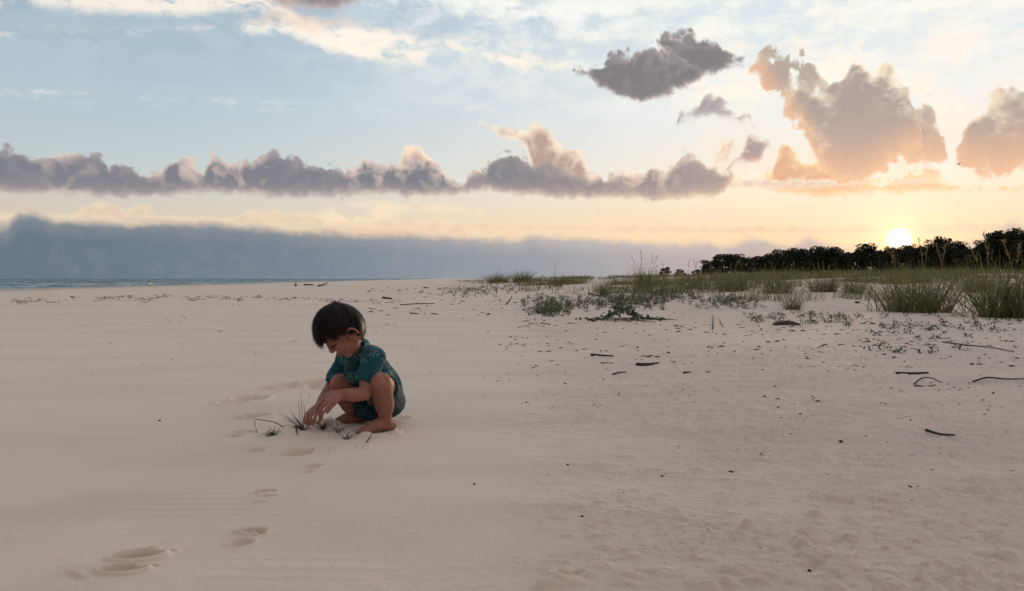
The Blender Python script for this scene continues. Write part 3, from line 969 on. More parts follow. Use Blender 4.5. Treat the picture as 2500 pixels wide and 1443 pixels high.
def make_skin():
    m, n, out = mat_new('skin')
    geo = n.node('ShaderNodeNewGeometry')
    pos = E(n, geo.outputs['Position'])
    f = n.noise(pos, 22.0, 4.0, 0.6)
    c = n.mix(n.step(f, 0.35, 0.68), (0.315, 0.142, 0.100), (0.262, 0.106, 0.074))
    # pale sand dusted over the hands: the low parts in front
    x, y, z = n.sep(pos)
    hl = n.vmath('DISTANCE', pos, tuple(P(792, 996, 3.04)))
    hr = n.vmath('DISTANCE', pos, tuple(P(757, 1020, 3.16)))
    dust = n.step(hl.min(hr), 0.035, 0.075, 1.0, 0.0) * n.step(n.noise(pos, 150.0, 4.0, 0.7), 0.46, 0.66)
    c = n.mix(dust * 0.6, c, (0.42, 0.32, 0.26))
    p = n.node('ShaderNodeBsdfPrincipled', {'Base Color': c, 'Roughness': 0.68, 'Specular IOR Level': 0.22,
                                            'Subsurface Weight': 0.12, 'Subsurface Scale': 0.01, 'Subsurface Radius': (1.0, 0.35, 0.2)})
    b = n.node('ShaderNodeBump', {'Height': n.noise(pos, 500.0, 3.0, 0.6), 'Strength': 0.25, 'Distance': 0.001})
    m.node_tree.links.new(b.outputs[0], p.inputs['Normal'])
    m.node_tree.links.new(p.outputs[0], out.inputs[0])
    return m


def make_print(name, ground, leaf, amount=1.0):
    """teal cotton with pale palm fronds"""
    m, n, out = mat_new(name)
    geo = n.node('ShaderNodeNewGeometry')
    pos = E(n, geo.outputs['Position'])
    x, y, z = n.sep(pos)
    q = n.comb(x * 0.8 - y * 0.45, z, (x + y) * 0.35)
    vn = n.node('ShaderNodeTexVoronoi', feature='F1')
    n.put(vn.inputs['Vector'], q)
    n.put(vn.inputs['Scale'], 13.0)
    vp = n.vmath('SUBTRACT', q, E(n, vn.outputs['Position']))
    rx, ry, rz = n.sep(E(n, vn.outputs['Color']))
    lx, ly, lz = n.sep(vp)
    th = rx * 6.283
    c, s = n.math('COSINE', th), n.math('SINE', th)
    a = lx * c + ly * s
    b = ly * c - lx * s
    # frond: leaflets slanting off a mid-rib
    slant = a + b.abs() * 1.1 + n.noise(pos, 40.0, 2.0, 0.5) * 0.030
    bars = n.math('SINE', slant * 360.0)
    wide = n.step(b.abs() * 1.1 + a.abs() * 0.5, 0.016, 0.032, 1.0, 0.0)
    fr = n.step(bars + n.noise(pos, 90.0, 2.0, 0.5) * 0.8, 0.15, 0.75) * wide * n.step(ry, 0.38, 0.46)
    weave = n.noise(pos, 900.0, 2.0, 0.5)
    col = n.mix(fr * 0.8 * amount, ground, leaf)
    col = n.mix(n.step(n.noise(pos, 14.0, 3.0, 0.5), 0.4, 0.7) * 0.4, col, n.vmath('MULTIPLY', col, (0.62, 0.72, 0.80)))
    p = n.node('ShaderNodeBsdfPrincipled', {'Base Color': col, 'Roughness': 0.9, 'Specular IOR Level': 0.15, 'Sheen Weight': 0.08})
    wr = n.noise(n.vmath('MULTIPLY', pos, (1.0, 1.0, 0.6)), 32.0, 3.0, 0.5, dist=0.6)
    bm = n.node('ShaderNodeBump', {'Height': wr + weave * 0.03, 'Strength': 0.8, 'Distance': 0.016})
    m.node_tree.links.new(bm.outputs[0], p.inputs['Normal'])
    m.node_tree.links.new(p.outputs[0], out.inputs[0])
    return m


def make_hair():
    m, n, out = mat_new('dark_hair')
    geo = n.node('ShaderNodeNewGeometry')
    isl = E(n, geo.outputs['Random Per Island'])
    c = n.mix(isl, (0.006, 0.0042, 0.004), (0.022, 0.012, 0.009))
    p = n.node('ShaderNodeBsdfPrincipled', {'Base Color': c, 'Roughness': 0.42, 'Specular IOR Level': 0.22})
    t = n.node('ShaderNodeBsdfTranslucent', {'Color': (0.22, 0.065, 0.035)})
    mx = n.node('ShaderNodeMixShader', {0: 0.30})
    m.node_tree.links.new(p.outputs[0], mx.inputs[1])
    m.node_tree.links.new(t.outputs[0], mx.inputs[2])
    m.node_tree.links.new(mx.outputs[0], out.inputs[0])
    return m


def build_boy():
    skin = make_skin()
    shirt_m = make_print('teal_frond_print', (0.011, 0.066, 0.075), (0.125, 0.225, 0.230))
    short_m = make_print('dark_teal_print', (0.010, 0.040, 0.055), (0.050, 0.120, 0.130), 0.7)
    hair_m = make_hair()
    lip_m = mat_simple('lip_skin', (0.30, 0.090, 0.075), 0.1, 60, 0.5, 0.4)
    dark_m = mat_simple('lash_dark', (0.012, 0.008, 0.007), 0.2, 80, 0.6, 0.2)
    eye_m = mat_simple('eye_dark', (0.020, 0.013, 0.010), 0.2, 80, 0.4, 0.3)

    body_f = V3(-0.743, -0.668, 0)       # the way he squats
    body_l = V3(0.668, -0.743, 0)
    B = Shells()

    # ---- torso under the clothes
    B.limb([pp(938, 985, 3.42), pp(908, 928, 3.36), pp(884, 886, 3.30), pp(868, 862, 3.27)], [0.072, 0.074, 0.068, 0.042])
    B.limb([pp(906, 878, 3.24), pp(882, 876, 3.30), pp(850, 880, 3.36)], [0.030, 0.046, 0.030])
    # ---- near (left) leg
    hipL, kneeL, ankL = pp(950, 982, 3.38), pp(929, 936, 3.155), pp(940, 1030, 3.235)
    B.limb([hipL, (hipL + kneeL) / 2 + V3(0, 0, 0.008), kneeL], [0.066, 0.056, 0.044])
    B.limb([kneeL, pp(934, 962, 3.185), pp(939, 990, 3.215), pp(940, 1014, 3.232), ankL], [0.0465, 0.044, 0.040, 0.029, 0.027])
    B.ball(pp(924, 934, 3.128), 0.032)
    heel = pp(953, 1043, 3.262); heel[2] = 0.020
    toe = V3(-0.607, 3.165, 0.014)
    B.limb([heel, ankL * 0.5 + heel * 0.5 + V3(-0.012, -0.01, 0.0), (heel + toe) / 2 + V3(0, 0, 0.012), toe], [0.026, 0.030, 0.027, 0.017], flat=None)
    side = V3(0.70, -0.71, 0)
    for k, s in enumerate((-0.022, -0.010, 0.001, 0.012, 0.021)):
        base = toe + side * s + V3(0.012, 0.010, -0.002)
        B.limb([base, base + (toe - heel) * (0.20 - 0.022 * k) + V3(0, 0, -0.006)], [0.0095 - 0.0006 * k, 0.0075 - 0.0005 * k], seg=10)
    # ---- far (right) leg
    hipR, kneeR, ankR = pp(908, 985, 3.475), pp(831, 938, 3.265), pp(869, 1016, 3.405)
    B.limb([hipR, (hipR + kneeR) / 2 + V3(0, 0, 0.006), kneeR], [0.066, 0.055, 0.043])
    B.limb([kneeR, pp(838, 960, 3.305), pp(851, 985, 3.355), pp(863, 1004, 3.39), ankR], [0.0455, 0.043, 0.037, 0.028, 0.026])
    B.ball(pp(826, 936, 3.238), 0.031)
    heelR = V3(-0.655, 3.43, 0.020); toeR = V3(-0.762, 3.365, 0.013)
    B.limb([heelR, (ankR + heelR) / 2, (heelR + toeR) / 2 + V3(0, 0, 0.012), toeR], [0.024, 0.028, 0.026, 0.017])
    sideR = V3(0.5, -0.86, 0)
    for k, s in enumerate((0.021, 0.010, -0.001, -0.012, -0.021)):
        base = toeR + sideR * s + V3(0.010, 0.006, -0.002)
        B.limb([base, base + (toeR - heelR) * (0.18 - 0.02 * k) + V3(0, 0, -0.006)], [0.0092 - 0.0006 * k, 0.0072 - 0.0005 * k], seg=10)
    # ---- near (left) arm and hand
    shL, elL, wrL = pp(905, 882, 3.20), pp(891, 961, 3.135), pp(834, 963, 3.075)
    B.limb([shL, (shL + elL) / 2, elL], [0.030, 0.031, 0.0275])
    B.limb([elL, pp(866, 964, 3.105), pp(848, 963, 3.085), wrL], [0.0275, 0.0280, 0.0245, 0.0215])
    knuL = [pp(793, 971, 3.045), pp(797, 979, 3.035), pp(804, 986, 3.032), pp(812, 990, 3.036)]
    midL = [pp(780, 984, 3.040), pp(786, 994, 3.028), pp(795, 1000, 3.024), pp(805, 999, 3.030)]
    tipL = [pp(772, 1001, 3.052), pp(779, 1009, 3.042), pp(788, 1011, 3.036), pp(799, 1008, 3.040)]
    for i in range(4):
        B.limb([wrL + V3(-0.004, 0, 0), (wrL + knuL[i]) / 2 + V3(0, -0.004, 0.003), knuL[i]], [0.0175, 0.0135, 0.0085], seg=12)
        B.limb([knuL[i], midL[i], tipL[i]], [0.0074, 0.0064, 0.0052], seg=10, sub=4)
    B.limb([wrL + V3(-0.01, 0.004, 0.004), pp(806, 960, 3.075), pp(788, 972, 3.085), pp(777, 990, 3.085)], [0.014, 0.012, 0.0082, 0.0066], seg=10)
    # ---- far (right) arm and hand, closed over a pinch of sand
    shR, elR, wrR = pp(846, 880, 3.36), pp(809, 944, 3.335), pp(780, 992, 3.205)
    B.limb([shR, (shR + elR) / 2, elR], [0.033, 0.030, 0.027])
    B.limb([elR, (elR + wrR) / 2, wrR], [0.027, 0.0255, 0.0195])
    knuR = [pp(771, 1006, 3.150), pp(761, 1005, 3.160), pp(753, 1008, 3.175), pp(748, 1013, 3.190)]
    midR = [pp(769, 1022, 3.132), pp(758, 1021, 3.138), pp(749, 1022, 3.155), pp(744, 1025, 3.174)]
    tipR = [pp(765, 1035, 3.150), pp(760, 1036, 3.154), pp(754, 1036, 3.166), pp(750, 1036, 3.180)]
    for i in range(4):
        B.limb([wrR, (wrR + knuR[i]) / 2 + V3(0, 0, 0.003), knuR[i]], [0.0165, 0.0135, 0.0088], seg=12)
        B.limb([knuR[i], midR[i], tipR[i]], [0.0086, 0.0078, 0.0064], seg=10, sub=4)
    B.limb([wrR + V3(0, -0.004, -0.004), pp(783, 1012, 3.160), pp(782, 1024, 3.148), pp(776, 1033, 3.150)], [0.013, 0.0105, 0.0080, 0.0064], seg=10)

    # ---- head: face forward F, crown U, left side L
    th = math.radians(50)
    hor = V3(-0.90, -0.43, 0); hor /= np.linalg.norm(hor)
    F = math.cos(th) * hor + V3(0, 0, -math.sin(th))
    L = np.cross(V3(0, 0, 1), hor); L /= np.linalg.norm(L)
    # small roll of the head towards the camera
    U = np.cross(F, L)
    if U[2] < 0:
        U = -U
    HC = pp(829, 804, 3.165)

    def hp(f, l, u):
        return HC + F * f + L * l + U * u

    B.limb([pp(866, 862, 3.265), pp(858, 846, 3.235), hp(-0.030, 0, -0.045)], [0.040, 0.038, 0.040])
    B.ellipsoid(hp(-0.006, 0, 0.010), [F * 0.082, L * 0.068, U * 0.082])
    B.ellipsoid(hp(0.020, 0, -0.050), [F * 0.057, L * 0.055, U * 0.058])          # lower face
    B.ellipsoid(hp(0.036, 0.030, -0.040), [F * 0.034, L * 0.030, U * 0.032])      # cheeks
    B.ellipsoid(hp(0.036, -0.030, -0.040), [F * 0.034, L * 0.030, U * 0.032])
    B.ellipsoid(hp(0.050, 0, -0.092), [F * 0.022, L * 0.025, U * 0.018])          # chin
    B.ellipsoid(hp(0.060, 0, 0.016), [F * 0.020, L * 0.050, U * 0.020])           # brow
    B.limb([hp(0.074, 0, 0.000), hp(0.080, 0, -0.018), hp(0.0855, 0, -0.031)], [0.0080, 0.0090, 0.0115], seg=12)   # nose
    B.ball(hp(0.081, 0.009, -0.035), 0.0075)
    B.ball(hp(0.081, -0.009, -0.035), 0.0075)
    B.ellipsoid(hp(0.066, 0, -0.058), [F * 0.016, L * 0.020, U * 0.014])          # mouth mound
    for s in (1, -1):
        B.ellipsoid(hp(0.064, 0.031 * s, -0.008), [F * 0.013, L * 0.017, U * 0.012])    # lids
        # ear: rim and lobe
        ec = hp(-0.008, 0.077 * s, -0.036)
        ring = [ec + U * (0.027 * math.sin(a)) + F * (0.017 * math.cos(a) - 0.004) + L * s * (0.013 if math.cos(a) < 0.3 else 0.002) for a in np.linspace(-1.9, 3.6, 9)]
        B.limb(ring, [0.0052] * 9, seg=8, sub=3)
        B.ellipsoid(ec + L * s * 0.001, [F * 0.015, L * 0.005, U * 0.023], 12, 8)
    body = B.remesh('person', 0.0026, smooth=3, factor=0.5)
    person = new_obj('person', body, skin)
    tag(person, 'small barefoot dark-haired boy in teal print shirt squatting on the sand over grass sprouts', 'person')

    # ---- lips, lashes, brows, eyes
    S = Shells()
    S.limb([hp(0.073, 0.016, -0.061), hp(0.081, 0.006, -0.057), hp(0.082, 0, -0.0585), hp(0.081, -0.006, -0.057), hp(0.073, -0.016, -0.061)], [0.0022, 0.0042, 0.0040, 0.0042, 0.0022], seg=8, sub=3)
    S.limb([hp(0.072, 0.014, -0.064), hp(0.079, 0.005, -0.067), hp(0.079, -0.005, -0.067), hp(0.072, -0.014, -0.064)], [0.0022, 0.0045, 0.0045, 0.0022], seg=8, sub=3)
    lips = S.remesh('lips', 0.0014, 2)
    new_obj('lips', lips, lip_m, person)
    for s in (1, -1):
        S = Shells()
        S.limb([hp(0.072, 0.017 * s, -0.013), hp(0.0785, 0.026 * s, -0.0155), hp(0.0765, 0.036 * s, -0.0145), hp(0.067, 0.046 * s, -0.011)], [0.0018, 0.0034, 0.0036, 0.0016], seg=6, sub=3)
        new_obj('eyelash', S.remesh('eyelash', 0.0009, 1), dark_m, person)
        S = Shells()
        S.ellipsoid(hp(0.060, 0.031 * s, -0.0145), [F * 0.0125, L * 0.0125, U * 0.0085], 14, 10)
        me = bpy.data.meshes.new('eye'); me.from_pydata([tuple(v) for v in np.concatenate(S.v)], [], S.f); me.update()
        new_obj('eye', me, eye_m, person)
        S = Shells()
        S.limb([hp(0.080, 0.014 * s, 0.012), hp(0.080, 0.028 * s, 0.016), hp(0.069, 0.044 * s, 0.012)], [0.0022, 0.0028, 0.0014], seg=6, sub=4)
        new_obj('eyebrow', S.remesh('eyebrow', 0.0010, 1), dark_m, person)

    # ---- shirt
    T = Shells()
    T.limb([pp(951, 978, 3.425), pp(936, 950, 3.40), pp(912, 918, 3.355), pp(886, 882, 3.30), pp(870, 860, 3.27)], [0.068, 0.086, 0.088, 0.080, 0.050])
    T.limb([pp(913, 872, 3.222), pp(882, 870, 3.295), pp(842, 878, 3.37)], [0.047, 0.055, 0.044])
    T.limb([pp(910, 874, 3.205), pp(900, 908, 3.178), pp(889, 936, 3.155)], [0.050, 0.047, 0.045], round_ends=False)     # near sleeve
    T.limb([pp(845, 880, 3.365), pp(830, 906, 3.352), pp(815, 938, 3.335)], [0.046, 0.045, 0.043], round_ends=False)     # far sleeve
    # loose tail of the shirt over the seat
    T.ellipsoid(pp(958, 974, 3.43), [V3(0.046, 0.018, 0.0), V3(-0.02, 0.06, 0), V3(0.006, 0, 0.062)])
    # front hanging towards the knees
    T.ellipsoid(pp(868, 905, 3.285), [V3(0.050, 0, 0), V3(0, 0.055, 0), V3(0.012, 0, 0.066)])
    shirt = T.remesh('shirt', 0.004, smooth=4)
    co = np.empty(len(shirt.vertices) * 3); shirt.vertices.foreach_get('co', co); co = co.reshape(-1, 3)
    no = np.empty(len(shirt.vertices) * 3); shirt.vertices.foreach_get('normal', no); no = no.reshape(-1, 3)
    fold = fbm(co[:, 0] * 22 + co[:, 2] * 9, co[:, 2] * 12 - co[:, 1] * 18, 3, 301)
    co += no * (0.006 * fold)[:, None]
    shirt.vertices.foreach_set('co', co.ravel()); shirt.update()
    new_obj('shirt', shirt, shirt_m, person)['label'] = 'teal short-sleeved shirt with pale palm fronds'
    # collar: two folded wings round the neck
    cc = pp(864, 853, 3.25)
    ax = np.array(pp(858, 846, 3.235) - pp(870, 864, 3.275)); ax /= np.linalg.norm(ax)
    cu, cw = frame(ax)
    vs, fs = [], []
    nseg = 26
    # open towards the chin
    front = F - ax * np.dot(F, ax); front /= np.linalg.norm(front)
    sidev = np.cross(ax, front)
    for i in range(nseg + 1):
        a = 0.42 + (2 * math.pi - 0.84) * i / nseg
        d = math.cos(a) * front + math.sin(a) * sidev
        tipk = max(0.0, math.cos(a))
        vs += [tuple(cc + d * 0.046 + ax * 0.010), tuple(cc + d * 0.050 + ax * 0.019), tuple(cc + d * (0.058 + 0.004 * tipk) + ax * 0.012),
               tuple(cc + d * (0.070 + 0.012 * tipk) - ax * (0.012 + 0.014 * tipk))]
    for i in range(nseg):
        for k in range(3):
            a = i * 4 + k
            fs.append((a, a + 4, a + 5, a + 1))
    me = bpy.data.meshes.new('collar'); me.from_pydata(vs, [], fs); me.update()
    me.polygons.foreach_set('use_smooth', np.ones(len(me.polygons), bool))
    col_o = new_obj('collar', me, shirt_m, person)
    sol = col_o.modifiers.new('thick', 'SOLIDIFY'); sol.thickness = 0.004; sol.offset = 1

    # ---- shorts
    T = Shells()
    T.ellipsoid(pp(935, 988, 3.42), [body_l * 0.098, body_f * 0.080, V3(0, 0, 0.064)])
    for hip, knee, cut in ((hipL, kneeL, 0.74), (hipR, kneeR, 0.60)):
        T.limb([hip, hip * (1 - cut / 2) + knee * cut / 2 + V3(0, 0, 0.002), hip * (1 - cut) + knee * cut], [0.074, 0.070, 0.064], round_ends=False)
    T.ellipsoid((hipL + hipR) / 2 + body_f * 0.055 + V3(0, 0, -0.030), [body_l * 0.070, body_f * 0.075, V3(0, 0, 0.042)])
    sh = T.remesh('shorts', 0.004, smooth=4)
    co = np.empty(len(sh.vertices) * 3); sh.vertices.foreach_get('co', co); co = co.reshape(-1, 3)
    co[:, 2] = np.maximum(co[:, 2], 0.012)
    sh.vertices.foreach_set('co', co.ravel()); sh.update()
    new_obj('shorts', sh, short_m, person)['label'] = 'dark teal printed shorts'

    # ---- hair: a close cap with thousands of strands combed from the crown
    pole = -0.66 * F + 0.75 * U; pole /= np.linalg.norm(pole)
    e1 = F - pole * np.dot(F, pole); e1 /= np.linalg.norm(e1)
    e2 = np.cross(pole, e1)                                     # to one side
    if np.dot(e2, L) < 0:
        e2 = -e2

    def end_angle(phi):
        a = abs((phi + math.pi) % (2 * math.pi) - math.pi)      # 0 = over the forehead, pi = nape
        return math.radians(np.interp(a, [0, 0.45, 0.80, 1.05, 1.25, 1.45, 1.75, 2.1, 2.5, 3.15], [117, 109, 99, 101, 109, 95, 92, 103, 113, 116]))

    def surf(phi, al, r):
        d = math.cos(al) * pole + math.sin(al) * (math.cos(phi) * e1 + math.sin(phi) * e2)
        f, l, u = np.dot(d, F), np.dot(d, L), np.dot(d, U)
        k = 1.0 / math.sqrt((f / 0.091) ** 2 + (l / 0.0775) ** 2 + (u / 0.097) ** 2)
        c = hp(-0.006, 0, 0.008)
        return c + d * (k + r)
    nphi, nal = 64, 22
    vs, fs = [], []
    for i in range(nphi):
        phi = 2 * math.pi * i / nphi
        ea = end_angle(phi) - 0.15
        for j in range(nal + 1):
            vs.append(tuple(surf(phi, ea * j / nal, 0.0)))
        vs.append(tuple(surf(phi, ea, -0.022)))
    row = nal + 2
    for i in range(nphi):
        for j in range(row - 1):
            a = i * row + j; b = ((i + 1) % nphi) * row + j
            fs.append((a, a + 1, b + 1, b))
    me = bpy.data.meshes.new('hair'); me.from_pydata(vs, [], fs); me.update()
    me.polygons.foreach_set('use_smooth', np.ones(len(me.polygons), bool))
    hair = new_obj('hair', me, hair_m, person)
    hair['label'] = 'thick straight dark brown hair with a ragged fringe'
    vs, fs = [], []
    rr = random.Random(5)
    nst, seg = 5200, 9
    for s in range(nst):
        phi = rr.uniform(0, 2 * math.pi)
        clump = math.sin(phi * 23) * 0.03 + math.sin(phi * 57 + 1) * 0.025
        ea = end_angle(phi) * (1 + rr.gauss(0, 0.038)) + clump * 3.2
        a0 = rr.uniform(0.0, 0.75) if rr.random() < 0.75 else rr.uniform(0, 1.3)
        lift = abs(rr.gauss(0, 0.0042)) + 0.001 + 0.0035 * math.sin(phi * 17 + 2) ** 2
        w = rr.uniform(0.0010, 0.0024)
        sw = rr.gauss(0, 0.09) + 0.14 * math.sin(phi * 9)
        fr = max(0.0, math.cos(phi)) ** 2
        pts = []
        for j in range(seg + 1):
            t = j / seg
            al = a0 + (ea - a0) * t
            p = surf(phi + sw * t * t, al, lift * (0.4 + t) + 0.006 * fr * t ** 5)
            if t > 0.85:
                p = p + V3(0, 0, -0.010 * ((t - 0.85) / 0.15) ** 2 * (0.4 + fr))
            pts.append(p)
        n0 = len(vs)
        for j in range(seg + 1):
            d = pts[min(j + 1, seg)] - pts[max(j - 1, 0)]
            out = pts[j] - HC
            x = np.cross(d, out); x /= (np.linalg.norm(x) + 1e-9)
            t = j / seg
            ww = w * (1.0 - 0.75 * max(0, t - 0.7) / 0.3)
            vs += [pts[j] - x * ww, pts[j] + x * ww]
        for j in range(seg):
            a = n0 + 2 * j
            fs.append((a, a + 1, a + 3, a + 2))
    # a few flyaway hairs at the crown
    for s in range(60):
        phi = rr.uniform(0, 2 * math.pi); a0 = rr.uniform(0, 0.25)
        p = surf(phi, a0, 0.0); d = p - HC; d /= np.linalg.norm(d)
        tan = V3(rr.gauss(0, 1), rr.gauss(0, 1), 0); ln = rr.uniform(0.012, 0.03)
        n0 = len(vs)
        for j in range(5):
            t = j / 4
            q = p + d * ln * t * (1 - 0.4 * t) + tan * ln * 0.4 * t * t
            vs += [q - V3(0.0006, 0, 0), q + V3(0.0006, 0, 0)]
        for j in range(4):
            a = n0 + 2 * j
            fs.append((a, a + 1, a + 3, a + 2))
    st = np_mesh('hair_strands', np.array(vs), np.array(fs), smooth=True)
    so = new_obj('hair_strands', st, hair_m, hair)
    so['kind'] = 'stuff'


build_boy()


# ------------------------------------------------------------------ plants
def blades(bases, dirs, lengths, widths, bend, seg=4, rng=NPR, sway=None):
    """many tapered, drooping grass blades as one array of verts and quads"""
    n = len(bases)
    bases = np.asarray(bases, float); dirs = np.asarray(dirs, float)
    dirs = dirs / np.linalg.norm(dirs, axis=1, keepdims=True)
    hor = dirs.copy(); hor[:, 2] = 0
    hl = np.linalg.norm(hor, axis=1, keepdims=True)
    rnd = rng.normal(size=(n, 3)); rnd[:, 2] = 0
    hor = np.where(hl > 0.08, hor / np.maximum(hl, 1e-6), rnd / np.linalg.norm(rnd, axis=1, keepdims=True))
    side = np.cross(dirs, np.array([0, 0, 1.0]) + rng.normal(size=(n, 3)) * 0.6)
    side /= np.linalg.norm(side, axis=1, keepdims=True)
    V = np.empty((n, seg + 1, 2, 3))
    for j in range(seg + 1):
        t = j / seg
        p = bases + dirs * (lengths * t)[:, None] + hor * (bend * lengths * t * t * 0.6)[:, None]
        p[:, 2] -= bend * lengths * t ** 3 * 0.55
        w = widths * (1 - t ** 1.6) + widths * 0.06
        V[:, j, 0] = p - side * w[:, None] * 0.5
        V[:, j, 1] = p + side * w[:, None] * 0.5
    base = (np.arange(n) * (seg + 1) * 2)[:, None]
    q = []
    for j in range(seg):
        q.append(np.concatenate([base + 2 * j, base + 2 * j + 1, base + 2 * j + 3, base + 2 * j + 2], 1))
    F = np.stack(q, 1).reshape(-1, 4)
    return V.reshape(-1, 3), F


def join(parts):
    vs, fs, o = [], [], 0
    for v, f in parts:
        vs.append(v); fs.append(f + o); o += len(v)
    return np.concatenate(vs), np.concatenate(fs)


def cone_dirs(n, spread, rng=NPR, lean=(0, 0)):
    a = rng.uniform(0, 2 * math.pi, n)
    r = np.abs(rng.normal(0, spread, n))
    return np.stack([np.cos(a) * r + lean[0], np.sin(a) * r + lean[1], np.ones(n)], 1)


GRASS = mat_simple('dune_grass', (0.148, 0.152, 0.062), 0.4, 1.7, 0.7, 0.25, translucent=0.36, objrand=0.5)
GRASS_DRY = mat_simple('dry_grass', (0.175, 0.135, 0.070), 0.3, 2.0, 0.8, 0.2, translucent=0.25, objrand=0.4)
SEED = mat_simple('seed_head', (0.215, 0.165, 0.095), 0.25, 3.0, 0.85, 0.2, translucent=0.3, objrand=0.3)
HERB = mat_simple('dull_green_leaf', (0.078, 0.088, 0.044), 0.3, 3.0, 0.7, 0.3, translucent=0.2, objrand=0.4)
VINE = mat_simple('vine_leaf', (0.056, 0.086, 0.030), 0.3, 6.0, 0.55, 0.4, translucent=0.2, objrand=0.4)
TWIG = mat_simple('dry_twig', (0.060, 0.047, 0.036), 0.35, 30.0, 0.9, 0.2, bump=0.003, bscale=150.0, objrand=0.3)
WOOD = mat_simple('driftwood', (0.070, 0.054, 0.044), 0.4, 14.0, 0.9, 0.2, bump=0.01, bscale=60.0)
BLEACH = mat_simple('bleached_wood', (0.46, 0.42, 0.37), 0.25, 14.0, 0.85, 0.2, bump=0.006, bscale=60.0)
SPROUT = mat_simple('beach_sprout', (0.075, 0.076, 0.040), 0.3, 30.0, 0.7, 0.3, translucent=0.15, objrand=0.4)


def grass_clump(px, py, hpx, wpx, n, label, tall=0, dry=0.2, spread=0.42, bend=0.35, group='grass clumps on the dune', bw=0.009, lean=(0, 0), name='grass_clump'):
    b = on_ground(px, py)
    k = b.y / FPX
    H, Rr = hpx * k * 1.38, wpx * k * 0.5
    root = empty(name, b)
    tag(root, label, 'grass', group)
    ang = NPR.uniform(0, 2 * math.pi, n); rad = Rr * 0.58 * np.sqrt(NPR.uniform(0, 1, n))
    rad = rad * np.where(NPR.uniform(0, 1, n) < 0.16, 1.7, 1.0)
    bx, by = np.cos(ang) * rad, np.sin(ang) * rad
    bz = macro(bx + b.x, by + b.y) - b.z - 0.02
    L = H * NPR.uniform(0.45, 1.08, n) * (1 - 0.25 * (rad / (Rr + 1e-6)))
    D = cone_dirs(n, spread, lean=lean)
    D[:, 0] += bx / (H + 1e-6) * 0.8; D[:, 1] += by / (H + 1e-6) * 0.8
    v, f = blades(np.stack([bx, by, bz], 1), D, L, NPR.uniform(0.7, 1.3, n) * bw, np.abs(NPR.normal(bend, bend * 0.6, n)))
    new_obj('blades', np_mesh('blades', v, f), GRASS, root)['kind'] = 'stuff'
    nd = int(n * dry)
    if nd:
        ang = NPR.uniform(0, 2 * math.pi, nd); rad = Rr * 0.6 * np.sqrt(NPR.uniform(0, 1, nd))
        bx, by = np.cos(ang) * rad, np.sin(ang) * rad
        bz = macro(bx + b.x, by + b.y) - b.z - 0.02
        v, f = blades(np.stack([bx, by, bz], 1), cone_dirs(nd, spread * 1.4), H * NPR.uniform(0.2, 0.7, nd), NPR.uniform(0.7, 1.2, nd) * bw * 0.9, np.abs(NPR.normal(0.5, 0.3, nd)))
        new_obj('dry_blades', np_mesh('dry_blades', v, f), GRASS_DRY, root)['kind'] = 'stuff'
    for i in range(tall):
        seed_stalk(root, NPR.normal(0, Rr * 0.35), NPR.normal(0, Rr * 0.35), H * NPR.uniform(0.95, 1.15), bw)
    return root


def seed_stalk(parent, x, y, h, bw):
    v1, f1 = blades(np.array([[x, y, -0.02]]), np.array([[NPR.normal(0, 0.14), NPR.normal(0, 0.14), 1.0]]), np.array([h]), np.array([bw * 0.7]), np.array([0.12]), seg=6)
    tip = v1[-4:].mean(0)
    n = 26
    t = np.linspace(0, 1, n)
    q = v1.reshape(-1, 2, 3).mean(1)
    pos = np.stack([np.interp(0.72 + 0.28 * t, np.linspace(0, 1, len(q)), q[:, k]) for k in range(3)], 1)
    d = cone_dirs(n, 0.5)
    v2, f2 = blades(pos, d, NPR.uniform(0.05, 0.10, n) * h * 0.7, np.full(n, bw * 1.0), NPR.uniform(0.2, 0.8, n), seg=2)
    v, f = join([(v1, f1), (v2, f2)])
    new_obj('seed_stalk', np_mesh('seed_stalk', v, f), SEED, parent)


# the two large clumps on the right, smaller ones further along the dune
grass_clump(2240, 762, 128, 250, 430, 'large spreading clump of green dune grass below the low sun', tall=5, spread=0.50, bend=0.26, bw=0.014)
grass_clump(2466, 776, 146, 220, 430, 'large grass clump cut by the right edge of the photo', tall=5, spread=0.50, bend=0.26, bw=0.014)
grass_clump(1936, 756, 50, 62, 150, 'small lone tuft of fine grass left of the large clumps', spread=0.55, dry=0.6, bw=0.006)
grass_clump(1474, 722, 46, 34, 120, 'narrow upright tuft with brown base, in front of the dune grass', spread=0.22, dry=0.5, bw=0.008)
grass_clump(1572, 706, 66, 76, 230, 'tallest clump on the middle of the dune, stalks against the sky', tall=5, spread=0.30, bw=0.012)
grass_clump(1362, 700, 42, 38, 120, 'short dense tuft at the left middle of the dune grass', tall=1, spread=0.3, bw=0.012)
grass_clump(1215, 690, 28, 90, 520, 'leftmost dark grass hummock on the dune edge', tall=1, spread=0.3, bw=0.022)
grass_clump(1275, 690, 34, 70, 420, 'second grass hummock from the left on the dune edge', tall=2, spread=0.3, bw=0.022)
grass_clump(1690, 706, 52, 90, 260, 'broad grass clump in front of the rounded left tree', tall=3, spread=0.34, bw=0.012)
grass_clump(1790, 712, 56, 110, 280, 'broad grass clump under the left end of the treeline', tall=3, spread=0.34, bw=0.012)
grass_clump(1900, 716, 60, 110, 280, 'thick grass clump directly above the small lone tuft', tall=3, spread=0.34, bw=0.012)
grass_clump(2010, 714, 56, 100, 260, 'grass clump midway between the lone tuft and the large clump', tall=3, spread=0.34, bw=0.012)
grass_clump(2085, 716, 50, 70, 200, 'low clump beside the left flank of the large clump', tall=2, spread=0.34, bw=0.012)
grass_clump(2390, 712, 72, 110, 280, 'tall grass behind the gap between the two large clumps', tall=5, spread=0.34, bw=0.012)


